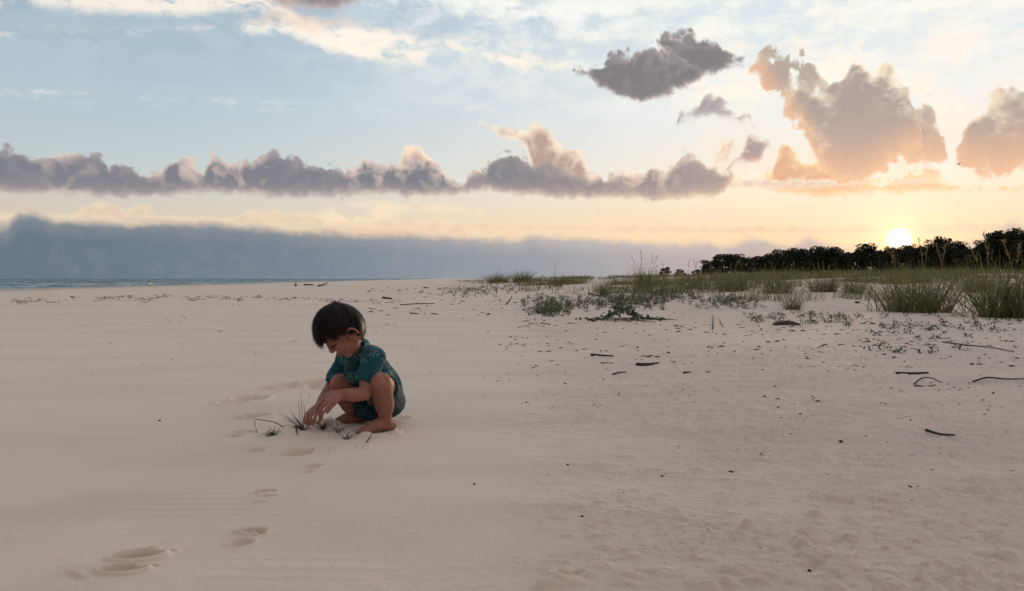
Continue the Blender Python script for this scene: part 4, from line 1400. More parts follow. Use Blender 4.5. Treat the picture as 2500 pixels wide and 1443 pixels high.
# grass cover that nobody could count
def cover():
    parts = []
    N = 0
    tries = NPR.uniform(0, 1, (60000, 2))
    az = -0.14 + tries[:, 0] * 0.86
    Y = np.exp(math.log(19) + tries[:, 1] * (math.log(170) - math.log(19)))
    X = np.tan(az) * Y
    e1 = Y - 12.0
    e2 = X + 0.4 + 0.10 * (Y - 13.0)
    patch = fbm(X * 0.16, Y * 0.10, 3, 401)
    dens = sst(0.06, 0.36, patch) * sst(3, 14, np.minimum(e1, e2 * 1.6))
    keep = NPR.uniform(0, 1, len(X)) < dens * np.clip((Y / 60.0), 0.15, 1.0) * 0.55
    X, Y = X[keep], Y[keep]
    Z = macro(X, Y)
    k = 7
    n = len(X)
    idx = np.repeat(np.arange(n), k)
    sp = np.clip(Y[idx] * 0.004, 0.05, 0.35)
    bx = X[idx] + NPR.normal(0, 1, n * k) * sp
    by = Y[idx] + NPR.normal(0, 1, n * k) * sp
    bz = macro(bx, by) - 0.03
    hgt = (0.42 + 0.34 * NPR.uniform(0, 1, n) ** 2)[idx] * NPR.uniform(0.5, 1.15, n * k)
    w = np.clip(Y[idx] * 0.00050, 0.009, 0.035)
    v, f = blades(np.stack([bx, by, bz], 1), cone_dirs(n * k, 0.32), hgt, w, np.abs(NPR.normal(0.3, 0.2, n * k)), seg=3)
    o = new_obj('dune_grass_cover', np_mesh('dune_grass_cover', v, f), GRASS)
    tag(o, 'thin green dune grass covering the low dunes', 'grass', kind='stuff')
    # taller loose tufts nearer the front of the dune
    tr = NPR.uniform(0, 1, (5200, 2))
    az = -0.02 + tr[:, 0] * 0.66
    Y2 = np.exp(math.log(17) + tr[:, 1] * (math.log(60) - math.log(17)))
    X2 = np.tan(az) * Y2
    e = np.minimum(Y2 - 12.0, (X2 + 0.4 + 0.10 * (Y2 - 13.0)) * 1.3)
    keep = NPR.uniform(0, 1, len(X2)) < sst(4, 13, e) * sst(0.02, 0.3, fbm(X2 * 0.35, Y2 * 0.18, 2, 431)) * 0.55
    X2, Y2 = X2[keep], Y2[keep]
    n2, k2 = len(X2), 12
    ix = np.repeat(np.arange(n2), k2)
    bx = X2[ix] + NPR.normal(0, 0.10, n2 * k2); by = Y2[ix] + NPR.normal(0, 0.10, n2 * k2)
    hg = NPR.uniform(0.45, 0.95, n2)[ix] * NPR.uniform(0.5, 1.1, n2 * k2)
    v2, f2 = blades(np.stack([bx, by, macro(bx, by) - 0.03], 1), cone_dirs(n2 * k2, 0.34), hg, np.clip(Y2[ix] * 0.00042, 0.008, 0.02), np.abs(NPR.normal(0.3, 0.2, n2 * k2)), seg=3)
    o2 = new_obj('loose_grass_tufts', np_mesh('loose_grass_tufts', v2, f2), GRASS)
    tag(o2, 'loose taller grass tufts scattered over the dune front', 'grass', kind='stuff')
    # pale stalks standing over it
    m = NPR.uniform(0, 1, n) < 0.035
    X, Y, Z = X[m], Y[m], Z[m]
    n = len(X)
    v, f = blades(np.stack([X, Y, Z], 1), cone_dirs(n, 0.10), NPR.uniform(0.7, 1.15, n), np.clip(Y * 0.0004, 0.008, 0.03), np.abs(NPR.normal(0.1, 0.1, n)), seg=3)
    tips = v.reshape(n, 4, 2, 3)[:, 3].mean(1)
    kk = 6
    ti = np.repeat(tips, kk, 0); ti[:, 2] -= NPR.uniform(0, 0.22, n * kk)
    v2, f2 = blades(ti, cone_dirs(n * kk, 0.5), NPR.uniform(0.05, 0.11, n * kk), np.repeat(np.clip(Y * 0.0006, 0.012, 0.04), kk), np.full(n * kk, 0.5), seg=2)
    v, f = join([(v, f), (v2, f2)])
    o = new_obj('seed_stalks', np_mesh('seed_stalks', v, f), SEED)
    tag(o, 'dry seed stalks standing above the dune grass', 'grass', kind='stuff')


cover()


# low herbs in front of the grass: mats of small leafy stems
def herb_mat(px0, px1, py0, py1, n, label, hh=0.10, mat=HERB, name='low_herb_patch', cat='plants'):
    c = on_ground((px0 + px1) / 2, (py0 + py1) / 2)
    pts = []
    rr = NPR
    for i in range(n):
        u, w = rr.normal(0, 0.30, 2) if hh > 0.07 else rr.uniform(-0.6, 0.6, 2)
        u = np.clip(u, -0.6, 0.6); w = np.clip(w, -0.6, 0.6)
        px = (px0 + px1) / 2 + u * (px1 - px0); py = (py0 + py1) / 2 + w * (py1 - py0)
        g = on_ground(px, max(py, 690))
        pts.append((g.x - c.x, g.y - c.y, macro(np.array([g.x]), np.array([g.y]))[0] - c.z))
    pts = np.array(pts)
    parts = []
    st = 7
    idx = np.repeat(np.arange(n), st)
    b = pts[idx] + NPR.normal(0, 0.02, (n * st, 3)) * [1, 1, 0] - [0, 0, 0.01]
    parts.append(blades(b, cone_dirs(n * st, 0.75), NPR.uniform(0.3, 1.1, n * st) * hh, np.full(n * st, 0.008), np.abs(NPR.normal(0.3, 0.2, n * st)), seg=2))
    lf = 9
    idx = np.repeat(np.arange(n), lf)
    b = pts[idx] + NPR.normal(0, 0.03, (n * lf, 3)) * [1, 1, 0]
    b[:, 2] += NPR.uniform(0.0, 1.0, n * lf) * hh * 0.8
    parts.append(blades(b, cone_dirs(n * lf, 1.3), NPR.uniform(0.5, 1.0, n * lf) * 0.05, np.full(n * lf, 0.014), np.full(n * lf, 0.3), seg=2))
    v, f = join(parts)
    o = new_obj(name, np_mesh(name, v, f), mat)
    o.location = c
    tag(o, label, cat, kind='stuff' if hh < 0.07 else None)
    return o


herb_mat(1290, 1420, 722, 758, 260, 'grey-green herb patch at the left front of the dune')
herb_mat(1300, 1380, 750, 772, 130, 'sparse grey herbs on the sand nearest the boy', 0.08)
herb_mat(1430, 1600, 720, 754, 340, 'wide green herb patch in the middle of the dune front', 0.16)
herb_mat(1560, 1680, 704, 740, 280, 'green herb patch behind the leafy vine', 0.16)
herb_mat(1700, 1850, 720, 752, 220, 'low herb patch left of the lone tuft', 0.09)
herb_mat(1080, 1200, 696, 724, 200, 'scattered low plants at the far left end of the dune', 0.12)
herb_mat(1120, 1280, 688, 714, 260, 'dark creeping plants below the leftmost grass hummock', 0.14)
herb_mat(1840, 2080, 768, 790, 70, 'sparse seedlings around the dark driftwood slab', 0.06)
herb_mat(2100, 2480, 772, 806, 60, 'creeping seedlings under the two large grass clumps', 0.06)
herb_mat(2140, 2400, 805, 860, 26, 'thin runners of small leaves on the sand at right', 0.04)


def vine_patch(px, py, wpx, n, label):
    c = on_ground(px, py)
    root = empty('leafy_vine', c)
    tag(root, label, 'vine')
    k = c.y / FPX
    W_ = wpx * k
    for i in range(n):
        t = NPR.normal(0, 0.30)
        x = t * W_; y = NPR.normal(0, 0.28)
        h = max(0.02, 0.24 * math.exp(-(t / 0.28) ** 2) * NPR.uniform(0.4, 1.1))
        z = float(macro(np.array([c.x + x]), np.array([c.y + y]))[0]) - c.z + h
        a = NPR.uniform(0, 2 * math.pi); s = NPR.uniform(0.028, 0.055)
        tilt = Matrix.Rotation(NPR.normal(0, 0.6), 4, 'X') @ Matrix.Rotation(NPR.normal(0, 0.6), 4, 'Y')
        o = bpy.data.objects.new('leaf', LEAF)
        COL.objects.link(o)
        o.parent = root
        o.matrix_local = Matrix.Translation((x, y, z)) @ Matrix.Rotation(a, 4, 'Z') @ tilt @ Matrix.Scale(s, 4)
    # runners
    parts = []
    for i in range(14):
        x0, y0 = NPR.normal(0, W_ * 0.25), NPR.normal(0, 0.2)
        a = NPR.uniform(0, 2 * math.pi); ln = NPR.uniform(0.3, 0.9)
        m = 8
        t = np.linspace(0, 1, m)
        xs = x0 + np.cos(a + 0.6 * t) * ln * t; ys = y0 + np.sin(a + 0.6 * t) * ln * t
        zs = macro(xs + c.x, ys + c.y) - c.z + 0.012 + 0.03 * np.sin(t * 9) ** 2 * (1 - t)
        Pn = np.stack([xs, ys, zs], 1)
        w = 0.004
        v = np.concatenate([Pn + [0, 0, w], Pn - [0, 0, w], Pn + [0, w, 0]], 0)
        q = []
        for j in range(m - 1):
            for s0, s1 in ((0, 1), (1, 2), (2, 0)):
                q.append((s0 * m + j, s1 * m + j, s1 * m + j + 1, s0 * m + j + 1))
        parts.append((v, np.array(q)))
    v, f = join(parts)
    new_obj('runners', np_mesh('runners', v, f), TWIG, root)


def leaf_mesh():
    bm = bmesh.new()
    rows = [(0, 0.0), (0.25, 0.36), (0.55, 0.46), (0.85, 0.30), (1.0, 0.0)]
    L, M_, R = [], [], []
    for t, w in rows:
        zc = 0.06 * math.sin(t * 3)
        M_.append(bm.verts.new((t * 2 - 1, 0, zc)))
        if w > 0:
            L.append(bm.verts.new((t * 2 - 1, w, zc + 0.14 * w)))
            R.append(bm.verts.new((t * 2 - 1, -w, zc + 0.14 * w)))
    for side in (L, R):
        bm.faces.new((M_[0], side[0], M_[1]))
        for i in range(2):
            bm.faces.new((M_[i + 1], side[i], side[i + 1], M_[i + 2]))
        bm.faces.new((M_[3], side[2], M_[4]))
    me = bpy.data.meshes.new('leaf'); bm.to_mesh(me); bm.free()
    me.materials.append(VINE)
    return me


LEAF = leaf_mesh()
vine_patch(1520, 782, 130, 270, 'low mound of glossy green vine leaves at the foot of the dune')


# ------------------------------------------------------------------ treeline
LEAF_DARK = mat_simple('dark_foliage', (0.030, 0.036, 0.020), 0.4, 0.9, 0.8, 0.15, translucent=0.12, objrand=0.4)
BARK = mat_simple('bark', (0.060, 0.045, 0.034), 0.3, 4.0, 0.9, 0.15, bump=0.05, bscale=9.0)


def crown_mesh(seed, kind):
    """unit-height crown: leaf clumps spread through irregular lobes"""
    r = np.random.default_rng(seed)
    lobes = []
    nl = 24
    for i in range(nl):
        if kind == 'pine':
            h = 0.34 + 0.62 * (i / (nl - 1)) ** 0.9
            rad = 0.34 * (1.05 - (h - 0.3) * 0.75) * r.uniform(0.45, 1.0)
        else:
            h = 0.20 + 0.66 * r.uniform() ** 0.9
            rad = 0.44 * math.sqrt(max(0.02, 1 - ((h - 0.42) / 0.58) ** 2)) * r.uniform(0.5, 1.0)
        a = i * 2.4 + r.uniform(-0.5, 0.5)
        lobes.append((math.cos(a) * rad, math.sin(a) * rad, h, r.uniform(0.07, 0.15)))
    C, N_ = [], []
    for (x, y, h, s) in lobes:
        n = 120
        d = r.normal(size=(n, 3)); d /= np.linalg.norm(d, axis=1, keepdims=True)
        p = np.array([x, y, h]) + d * (s * r.uniform(0.35, 1.12, n) ** 0.6)[:, None] * [1.15, 1.15, 0.72]
        C.append(p)
    C = np.concatenate(C)
    C = C[C[:, 2] < 1.02]
    n = len(C)
    ax = r.normal(size=(n, 3)); ax /= np.linalg.norm(ax, axis=1, keepdims=True)
    bx = np.cross(ax, r.normal(size=(n, 3))); bx /= np.linalg.norm(bx, axis=1, keepdims=True)
    s = r.uniform(0.012, 0.030, n)[:, None]
    V = np.stack([C - ax * s, C + bx * s * 0.7, C + ax * s, C - bx * s * 0.7], 1).reshape(-1, 3)
    F = np.arange(n * 4).reshape(-1, 4)
    me = np_mesh('crown', V, F)
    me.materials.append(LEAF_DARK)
    # trunk with limbs reaching the lobes
    S = Shells()
    S.limb([V3(0, 0, -0.04), V3(r.normal(0, .012), r.normal(0, .012), 0.35), V3(0, 0, 0.85)], [0.028, 0.020, 0.006], seg=8, sub=3)
    for (x, y, h, s_) in lobes[::2]:
        S.limb([V3(0, 0, h * 0.62), V3(x * 0.5, y * 0.5, h * 0.82), V3(x, y, h)], [0.010, 0.007, 0.003], seg=5, sub=2)
    tm = bpy.data.meshes.new('trunk'); tm.from_pydata([tuple(v) for v in np.concatenate(S.v)], [], S.f); tm.update()
    tm.materials.append(BARK)
    return me, tm


CROWNS = {'pine': [crown_mesh(s, 'pine') for s in (1, 2, 3, 4)], 'oak': [crown_mesh(s, 'oak') for s in (11, 12, 13)]}


def tree(px, ytop, Y, kind, label, group=None, wide=1.0, base=None, name=None):
    X = (px - CX) / FPX * Y
    zg = float(macro(np.array([X]), np.array([Y]))[0])
    if base is not None:
        zg = base
    H = CAM_H + (HY - ytop) / FPX * Y - zg
    cm, tm = RNG.choice(CROWNS[kind])
    root = empty(name or ('pine_tree' if kind == 'pine' else 'broadleaf_tree'), (X, Y, zg - 0.1))
    root.rotation_euler.z = RNG.uniform(0, 6.28)
    tag(root, label, 'tree', group)
    for nm, me in (('crown', cm), ('trunk', tm)):
        o = bpy.data.objects.new(nm, me)
        COL.objects.link(o)
        o.parent = root
        o.scale = (H * wide, H * wide, H * 1.0)
    return root


TOPS = [(1725, 640), (1745, 622), (1770, 614), (1800, 622), (1850, 618), (1890, 609), (1950, 604), (2000, 604), (2050, 606), (2100, 606), (2150, 603), (2200, 598), (2240, 592), (2280, 590), (2300, 582), (2330, 598), (2360, 594), (2390, 588), (2420, 572), (2450, 566), (2470, 574), (2500, 562), (2560, 556), (2700, 548)]


def top_at(px):
    return float(np.interp(px, [a for a, _ in TOPS], [b for _, b in TOPS])) - 3.0


def dist_at(px):
    return float(np.interp(px, [1700, 2100, 2500, 2700], [235, 200, 145, 130]))


tree(1766, 612, 226, 'oak', 'rounded broadleaf tree at the left end of the dark treeline', wide=1.15)
tree(1736, 628, 232, 'oak', 'small bushy tree at the very left of the treeline', wide=1.3)
tree(2302, 578, 166, 'pine', 'single pine crown rising above its neighbours right of the sun', wide=0.8)
tree(2430, 564, 150, 'pine', 'taller ragged pine near the right end of the treeline', wide=0.75)
tree(2484, 558, 146, 'pine', 'tallest pine at the right edge of the photo', wide=0.8)
px = 1792.0
i = 0
while px < 2620:
    Y = dist_at(px) + RNG.uniform(-8, 8)
    y = top_at(px) + RNG.choice((-5, 0, 3, 8, 13)) + RNG.uniform(-3, 3) - (0 if px > 2230 or px < 2150 else -1)
    zone = ('left of the sun' if px < 2150 else 'under the sun' if px < 2250 else 'right of the sun')
    kind = 'oak' if RNG.random() < 0.35 else 'pine'
    word = 'broadleaf tree' if kind == 'oak' else 'pine'
    tree(px, y, Y, kind, 'dark silhouetted %s in the close treeline %s' % (word, zone), 'treeline ' + word + 's ' + zone, wide=RNG.uniform(0.85, 1.25))
    # one behind, filling the gap
    tree(px + 14, y + RNG.uniform(4, 14), Y + 16, 'oak', 'dark silhouetted broadleaf tree in the close treeline %s' % zone, 'treeline broadleaf trees ' + zone, wide=RNG.uniform(1.1, 1.4))
    px += RNG.uniform(16, 38)
# the three isolated low trees left of the wood
for a, t, w, lab in ((1622, 647, 1.7, 'widest of three low dark trees standing alone beyond the dune grass'), (1661, 652, 1.5, 'middle of three low dark trees beyond the dune grass'), (1704, 651, 1.6, 'low dark tree nearest to the wood, beyond the dune grass')):
    tree(a, t, 240, 'oak', lab, wide=w * 0.50, base=-2.0, name='broadleaf_tree')


def thicket():
    """undergrowth that closes the foot of the wood"""
    n = 26000
    px = NPR.uniform(1715, 2700, n)
    Y = np.interp(px, [1700, 2100, 2500, 2700], [235, 200, 145, 130]) + NPR.uniform(-6, 16, n)
    X = (px - CX) / FPX * Y
    top = CAM_H + (HY - np.interp(px, [a for a, _ in TOPS], [b for _, b in TOPS])) / FPX * Y
    z0 = macro(X, Y)
    z = z0 + (top - z0) * NPR.uniform(0, 1, n) ** 0.8 * (0.84 + 0.16 * gnoise(px * 0.05, px * 0, 511))
    C = np.stack([X, Y, z], 1)
    ax = NPR.normal(size=(n, 3)); ax /= np.linalg.norm(ax, axis=1, keepdims=True)
    bx = np.cross(ax, NPR.normal(size=(n, 3))); bx /= np.linalg.norm(bx, axis=1, keepdims=True)
    s = NPR.uniform(0.15, 0.34, n)[:, None]
    V = np.stack([C - ax * s, C + bx * s * 0.7, C + ax * s, C - bx * s * 0.7], 1).reshape(-1, 3)
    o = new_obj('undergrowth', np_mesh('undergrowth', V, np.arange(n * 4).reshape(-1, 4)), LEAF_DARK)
    tag(o, 'dark undergrowth filling the foot of the treeline', 'undergrowth', kind='stuff')


thicket()


# ------------------------------------------------------------------ sprouts at the boy's hands
def tube(pts, rad, seg=6):
    S = Shells()
    S.limb(pts, rad, seg=seg, sub=3)
    return S


def shells_mesh(S, name):
    me = bpy.data.meshes.new(name)
    me.from_pydata([tuple(v) for v in np.concatenate(S.v)], [], S.f)
    me.update()
    me.polygons.foreach_set('use_smooth', np.ones(len(me.polygons), bool))
    return me


def sprout(px, py, tips, label, w=0.0042, curve=0.15, name='beach_grass_sprout'):
    """tips: photograph pixels of leaf ends, all leaves rising from (px, py)"""
    x, y = G0(px, py)
    b = Vector((x, y, hz(x, y) - 0.004))
    root = empty(name, b)
    tag(root, label, 'sprout', 'sprouts at the boy\'s hands')
    tips = list(tips)
    for _k in range(len(tips)):
        a, c = tips[_k]
        tips.append((px + (a - px) * NPR.uniform(0.4, 0.9) + NPR.normal(0, 7), py + (c - py) * NPR.uniform(0.35, 0.8) + NPR.normal(0, 3)))
    for (tx, ty) in tips:
        dY = NPR.normal(0, 0.02)
        t = P(tx, ty, b.y + dY) - b
        mid = t * 0.5 + Vector((NPR.normal(0, 0.004), NPR.normal(0, 0.006), t.length * curve * NPR.uniform(-0.3, 0.8)))
        if t.z < 0.02:
            mid.z += 0.012; t.z = max(t.z, 0.004)
        S = tube([(0, 0, 0), tuple(mid), tuple(t)], [w * 0.30, w * 0.29, w * 0.08], 5)
        new_obj('leaf', shells_mesh(S, 'leaf'), SPROUT, root)
    return root


sprout(740, 1052, [(680, 1008), (690, 1012), (708, 1002), (733, 956), (741, 978), (745, 1012), (722, 1018), (712, 1012), (684, 1040), (706, 1046), (762, 1030), (755, 1022), (770, 1034), (728, 1030)], 'spiky grass sprout with two long upright blades under the right hand', w=0.0046)
sprout(786, 1053, [(772, 1030), (780, 1028), (806, 1016), (810, 1012), (800, 1022), (790, 1020), (760, 1034), (814, 1034), (797, 1034), (768, 1040)], 'forked grass sprout between the boy\'s hands and his far foot', w=0.0044)
sprout(822, 1059, [(812, 1018), (828, 1036), (852, 1040), (826, 1024), (816, 1044), (838, 1050)], 'thin three-bladed sprout in front of the far foot', w=0.0040)
sprout(847, 1073, [(815, 1069), (838, 1060), (846, 1062), (854, 1058), (872, 1058), (868, 1073), (832, 1078), (858, 1078)], 'flat star-shaped sprout below the far foot', w=0.0036)
sprout(664, 1066, [(640, 1058), (652, 1050), (672, 1040), (684, 1042), (692, 1061), (634, 1064), (657, 1040), (688, 1050), (676, 1056), (648, 1072), (662, 1044)], 'low tangled sprout farthest left beside a bent stem', w=0.0042)
sprout(757, 970, [(752, 962)], 'tiny lone blade behind the hands', w=0.003)


def stick(name, pixels, rad, label, cat='stick', mat=TWIG, group=None, lift=0.0, arch=None, sink=0.25):
    """a stick lying on the sand through photograph pixels"""
    pts = []
    for i, (a, b) in enumerate(pixels):
        g = on_ground(a, b)
        z = g.z + rad * (1 - sink * 2) + lift + (0.004 if g.y < 7 else 0.0)
        if arch:
            z += arch[i]
        pts.append(np.array((g.x, g.y, z)))
    c = pts[0].copy()
    rads = [rad * (1 - 0.45 * k / (len(pts) - 1)) for k in range(len(pts))]
    S = tube([p - c for p in pts], rads, 7)
    o = new_obj(name, shells_mesh(S, name), mat)
    o.location = c
    tag(o, label, cat, group)
    return o


stick('bent_stem', [(692, 1058), (672, 1056), (650, 1054), (622, 1052), (628, 1063)], 0.0019, 'thin dead stem arching over the left sprout', 'stem', arch=[0.012, 0.034, 0.040, 0.034, 0.002])
stick('twig', [(722, 1060), (726, 1068)], 0.004, 'short dark twig stuck in the sand left of the spiky sprout', 'twig', arch=[0.016, 0])
stick('twig', [(895, 1083), (904, 1076), (908, 1070)], 0.0028, 'tiny forked twig in front of the near foot', 'twig', arch=[0, 0.008, 0.014])
stick('stick', [(1444, 869), (1470, 870), (1497, 874)], 0.010, 'upper of two thick sticks on the sand right of the boy', group='sticks on the sand')
stick('stick', [(1556, 893), (1580, 893), (1606, 890)], 0.013, 'thickest short stick on the sand right of the boy', group='sticks on the sand')
stick('stick', [(1497, 915), (1512, 911), (1528, 910)], 0.006, 'thin curved stick below the two thick sticks', group='sticks on the sand')
stick('stick', [(1468, 888), (1498, 889)], 0.005, 'faint straight stick between the two thick sticks', group='sticks on the sand')
stick('stick', [(1670, 913), (1686, 912)], 0.008, 'stubby stick right of the thickest short stick', group='sticks on the sand')
stick('stick', [(2190, 914), (2228, 914), (2266, 917)], 0.011, 'long straight stick on the right side of the beach', group='sticks on the sand')
stick('stick', [(2262, 1062), (2296, 1068), (2330, 1075)], 0.0065, 'slim slanting stick on the near right sand', group='sticks on the sand', lift=0.007)
stick('stick', [(2232, 944), (2250, 938), (2272, 937), (2298, 937)], 0.005, 'upper arm of a forked twig lying near the right edge', group='sticks on the sand', arch=[0, .02, .02, 0])
stick('stick', [(2234, 946), (2262, 945), (2284, 942)], 0.0045, 'lower arm of a forked twig lying near the right edge', group='sticks on the sand')
stick('long_twig', [(2376, 939), (2410, 935), (2450, 933), (2500, 934), (2560, 930)], 0.0062, 'long crooked twig running out of the right edge', 'twig', arch=[0, .015, .01, .015, .01])
stick('long_twig', [(2300, 836), (2360, 846), (2420, 852), (2475, 862)], 0.0065, 'long thin trailing twig in front of the right clump', 'twig', arch=[0, .01, .01, 0])
stick('twig', [(1740, 804), (1741, 770)], 0.009, 'upright dead stalk standing in the sand', 'twig')
stick('twig', [(1765, 800), (1754, 778)], 0.006, 'leaning dead stalk beside the upright one', 'twig')
stick('branch', [(1436, 717), (1456, 722), (1478, 727)], 0.035, 'dark fallen branch beside the narrow brown tuft', 'branch', mat=WOOD)
stick('branch', [(1490, 704), (1530, 706)], 0.05, 'dark log half buried in front of the dune grass', 'log', mat=WOOD)
stick('branch', [(1236, 744), (1244, 734), (1250, 724)], 0.020, 'dark slanting stump left of the herb patches', 'branch', mat=WOOD)
stick('branch', [(935, 729), (956, 731)], 0.045, 'dark wood chunk on the open sand behind the boy', 'branch', mat=WOOD)
stick('branch', [(978, 746), (1018, 743), (1060, 742)], 0.018, 'thin dark branch on the sand left of the dune', 'branch', mat=WOOD)
stick('branch', [(1002, 766), (1020, 767)], 0.016, 'short dark twig nearest behind the boy', 'branch', mat=WOOD)
stick('bleached_branch', [(1320, 676), (1326, 668), (1332, 676)], 0.06, 'pale bleached driftwood in the left dune grass', 'driftwood', mat=BLEACH, arch=[0.2, 0.3, 0.2])
stick('bleached_branch', [(1396, 670), (1404, 662), (1410, 672)], 0.06, 'pale bleached driftwood between the dune clumps', 'driftwood', mat=BLEACH, arch=[0.2, 0.3, 0.2])


def driftwood_slab():
    c = on_ground(1920, 794)
    k = c.y / FPX
    bm = bmesh.new()
    n = 26
    Wd = 62 * k
    rng = random.Random(3)
    rings = []
    for i in range(n + 1):
        t = i / n
        x = (t - 0.5) * Wd
        th = (0.010 + 0.024 * math.sin(math.pi * min(1, max(0, t))) ** 0.7) * (1 + rng.uniform(-0.25, 0.25))
        zc = 0.028 - 0.035 * (t - 0.45) ** 2 * 2
        dy = 0.05 + 0.02 * math.sin(t * 5)
        ring = [bm.verts.new((x, -dy, zc - 0.02)), bm.verts.new((x + rng.uniform(-.01, .01), -dy * 0.7, zc + th * 0.7)), bm.verts.new((x, 0.0, zc + th)), bm.verts.new((x, dy, zc + th * 0.4)), bm.verts.new((x, dy, zc - 0.02))]
        rings.append(ring)
    for a, b in zip(rings, rings[1:]):
        for j in range(5):
            bm.faces.new((a[j], a[(j + 1) % 5], b[(j + 1) % 5], b[j]))
    bm.faces.new(rings[0]); bm.faces.new(rings[-1][::-1])
    bmesh.ops.recalc_face_normals(bm, faces=bm.faces)
    me = bpy.data.meshes.new('driftwood_slab'); bm.to_mesh(me); bm.free()
    o = new_obj('driftwood_slab', me, WOOD)
    o.location = c
    tag(o, 'dark arched slab of driftwood below the lone tuft', 'driftwood')


driftwood_slab()

# ------------------------------------------------------------------ pebbles and scraps
STONE = mat_simple('dark_pebble', (0.030, 0.023, 0.019), 0.3, 40.0, 0.7, 0.3, bump=0.004, bscale=120.0)


def rock_mesh(seed):
    bm = bmesh.new()
    bmesh.ops.create_icosphere(bm, subdivisions=2, radius=1.0)
    r = random.Random(seed)
    off = (r.uniform(0, 9), r.uniform(0, 9))
    for v in bm.verts:
        k = 1 + 0.9 * float(gnoise(np.array([v.co.x * 1.6 + off[0]]), np.array([v.co.y * 1.6 + v.co.z * 1.3 + off[1]]), seed)[0])
        v.co *= k
        v.co.z *= 0.48
    me = bpy.data.meshes.new('pebble'); bm.to_mesh(me); bm.free()
    me.materials.append(STONE)
    return me


ROCKS = [rock_mesh(s) for s in (1, 2, 3)]


def pebble(px, py, wpx, label):
    g = on_ground(px, py)
    s = wpx * g.y / FPX * 0.43
    o = bpy.data.objects.new('pebble', RNG.choice(ROCKS))
    COL.objects.link(o)
    o.location = (g.x, g.y, g.z + s * 0.35)
    o.scale = (s, s, s)
    o.rotation_euler.z = RNG.uniform(0, 6)
    tag(o, label, 'pebble', 'dark bits on the sand')
    return o


for a, b, w, lab in ((2221, 1190, 12, 'largest dark lump on the near right sand'), (2229, 1114, 11, 'dark lump above the largest one on the near right sand'),
                     (2053, 1084, 12, 'flat dark lump left of the slim slanting stick'), (2446, 1103, 9, 'dark lump close to the right edge'), (2298, 1097, 7, 'small dark lump below the slim slanting stick'),
                     (1976, 1408, 11, 'dark lump at the bottom right of the sand'), (1856, 1357, 6, 'small dark lump near the bottom of the rough sand'), (1422, 1274, 9, 'dark fleck on the rough sand below centre'),
                     (1632, 865, 9, 'round dark lump beside the sticks'), (1897, 977, 14, 'dark leaf scrap in the middle of the right sand'), (1158, 1184, 8, 'lone dark fleck right below the boy'),
                     (1386, 1136, 8, 'lone dark fleck on the sand right of centre'), (2093, 741, 14, 'round dark lump on the sand left of the large clump'), (1617, 1163, 9, 'small dark fleck right of centre on the rough sand'),
                     (1784, 1156, 16, 'flat dark splinter on the rough sand'), (390, 1028, 7, 'small dark fleck on the sand left of the prints')):
    pebble(a, b, w, lab)


def scraps(name, label, regions):
    """tiny bits of wrack and broken leaf; one mesh"""
    vs, fs = [], []
    n0 = 0
    for (x0, x1, y0, y1, n, smin, smax, flat) in regions:
        heaps = NPR.uniform(0, 1, (max(1, n // 7), 2)) * [x1 - x0, y1 - y0] + [x0, y0]
        for i in range(n):
            px = NPR.uniform(x0, x1); py = y0 + (y1 - y0) * NPR.uniform(0, 1)
            if n > 100 and NPR.uniform() < 0.72:
                hx, hy = heaps[NPR.integers(len(heaps))]
                px = hx + NPR.normal(0, 18); py = max(hy + NPR.normal(0, 2.6), 700)
            g = on_ground(px, py)
            s = NPR.uniform(smin, smax) ** 1.0 * g.y / FPX
            a = NPR.uniform(0, math.pi); asp = NPR.uniform(0.25, 0.8)
            ca, sa = math.cos(a), math.sin(a)
            base = np.array([(-1, -asp, 0), (1, -asp, 0), (1, asp, 0), (-1, asp, 0), (NPR.uniform(-.4, .4), NPR.uniform(-.3, .3), flat * NPR.uniform(0.5, 1.4))]) * s * 0.5
            base[:4] += NPR.normal(0, 0.14, (4, 3)) * s * [1, 1, 0]
            rot = base.copy()
            rot[:, 0] = base[:, 0] * ca - base[:, 1] * sa; rot[:, 1] = base[:, 0] * sa + base[:, 1] * ca
            vs.append(rot + [g.x, g.y, g.z - 0.001])
            fs += [(n0, n0 + 1, n0 + 4), (n0 + 1, n0 + 2, n0 + 4), (n0 + 2, n0 + 3, n0 + 4), (n0 + 3, n0, n0 + 4)]
            n0 += 5
    o = new_obj(name, np_mesh(name, np.concatenate(vs), np.array(fs)), TWIG)
    tag(o, label, 'debris', kind='stuff')


scraps('beach_debris', 'scattered dark bits of leaf, shell and wood on the sand', [
    (0, 2500, 740, 900, 240, 3, 7, 0.5), (1150, 2500, 760, 1000, 420, 4, 11, 0.45), (1250, 2500, 780, 900, 320, 5, 16, 0.4), (1500, 2500, 900, 1200, 170, 3, 9, 0.5),
    (60, 1300, 900, 1420, 60, 3, 7, 0.5), (1300, 2500, 1150, 1430, 60, 3, 8, 0.5), (900, 1300, 700, 770, 90, 4, 16, 0.35), (1880, 2010, 960, 1040, 26, 5, 12, 0.4), (2090, 2500, 780, 850, 150, 5, 16, 0.35)])


def wrack():
    regs = []
    for i in range(70):
        t = i / 69
        x = -120 + 1100 * t
        y = float(np.interp(x, [-120, 0, 120, 260, 400, 550, 700, 820, 1000], [738, 736, 734, 728, 726, 728, 728, 730, 742])) + NPR.normal(0, 2.2) + 2.5 * math.sin(i * 0.9)
        dens = 10 if x < 560 else 6
        regs.append((x - 14, x + 14, y - 4, y + 4.5, int(dens * NPR.uniform(0.0, 1.0) ** 1.5 * 3.2), 3, 10, 0.3))
    scraps('wrack_line', 'dark line of washed-up seaweed along the beach behind the boy', regs)


wrack()

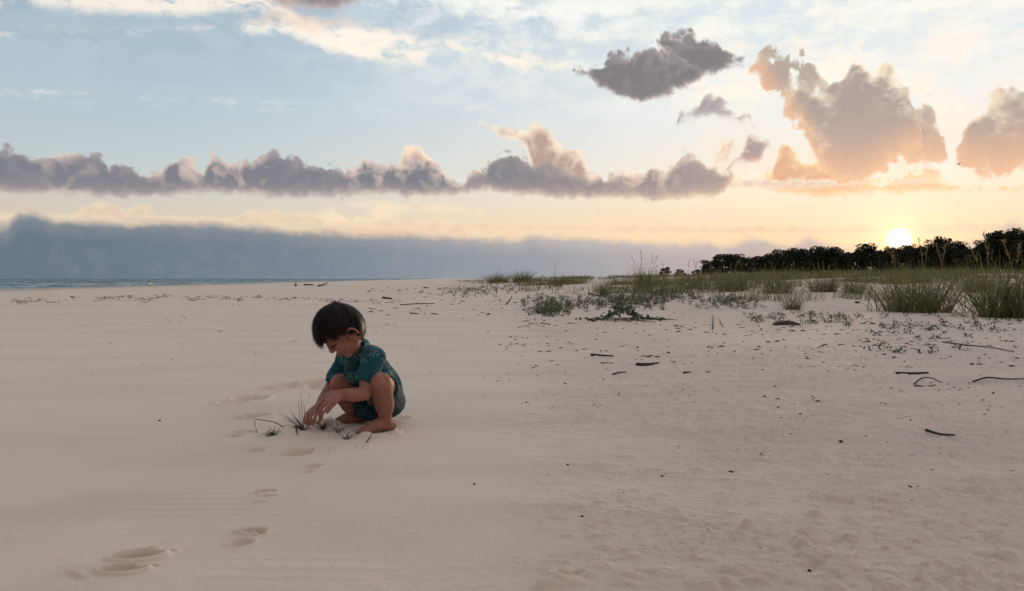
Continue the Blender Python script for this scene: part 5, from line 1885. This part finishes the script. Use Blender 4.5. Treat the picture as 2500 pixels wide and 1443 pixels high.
# ------------------------------------------------------------------ far small things
RED = mat_simple('buoy_red', (0.45, 0.05, 0.04), 0.1, 5, 0.5, 0.4)
WHITE = mat_simple('buoy_white', (0.75, 0.75, 0.73), 0.1, 5, 0.5, 0.4)


def buoy():
    Y = 150.0
    X = (366 - CX) / FPX * Y
    root = empty('buoy', (X, Y, -0.5))
    tag(root, 'tiny red and white float in the shallow surf', 'buoy')
    S = Shells(); S.limb([(0, 0, -0.15), (0, 0, 0.10), (0, 0, 0.28)], [0.36, 0.42, 0.20], seg=14)
    new_obj('float', shells_mesh(S, 'float'), WHITE, root)
    S = Shells(); S.limb([(0, 0, 0.25), (0, 0, 0.45), (0, 0, 0.72)], [0.20, 0.16, 0.10], seg=12)
    new_obj('top_mark', shells_mesh(S, 'top_mark'), RED, root)


buoy()
stick('driftwood_trunk', [(778, 700), (790, 697), (800, 693)], 0.10, 'bent driftwood limb lying on the far beach', 'driftwood', mat=WOOD, arch=[0, 0.03, 0.12])
stick('driftwood_trunk', [(744, 697), (764, 697)], 0.10, 'low dark log on the far beach by the shore', 'driftwood', mat=WOOD)
stick('post', [(722, 699), (722, 695)], 0.09, 'short upright dark post on the far beach', 'post', mat=WOOD, arch=[0, 0.12])


def bird():
    Y = 70.0
    p = P(2341, 401, Y)
    root = empty('bird', p)
    tag(root, 'tiny dark bird flying in front of the clouds above the sun', 'bird')
    S = Shells()
    S.limb([(0.02, -0.10, -0.07), (0, 0, 0.0), (-0.01, 0.06, 0.09)], [0.012, 0.042, 0.018], seg=10)
    new_obj('body', shells_mesh(S, 'body'), STONE, root)
    for s in (1, -1):
        vs = [(0, -0.04, 0), (0, 0.05, 0.02), (0.11 * s, 0.02, 0.16 * (1 if s > 0 else -0.8)), (0.10 * s, -0.05, 0.14 * (1 if s > 0 else -0.8)), (0.16 * s, -0.08, 0.10 * (1 if s > 0 else -1.0))]
        me = bpy.data.meshes.new('wing'); me.from_pydata(vs, [], [(0, 1, 2, 3), (3, 2, 4)]); me.update()
        w = new_obj('wing', me, STONE, root)
        sm = w.modifiers.new('thick', 'SOLIDIFY'); sm.thickness = 0.012


bird()
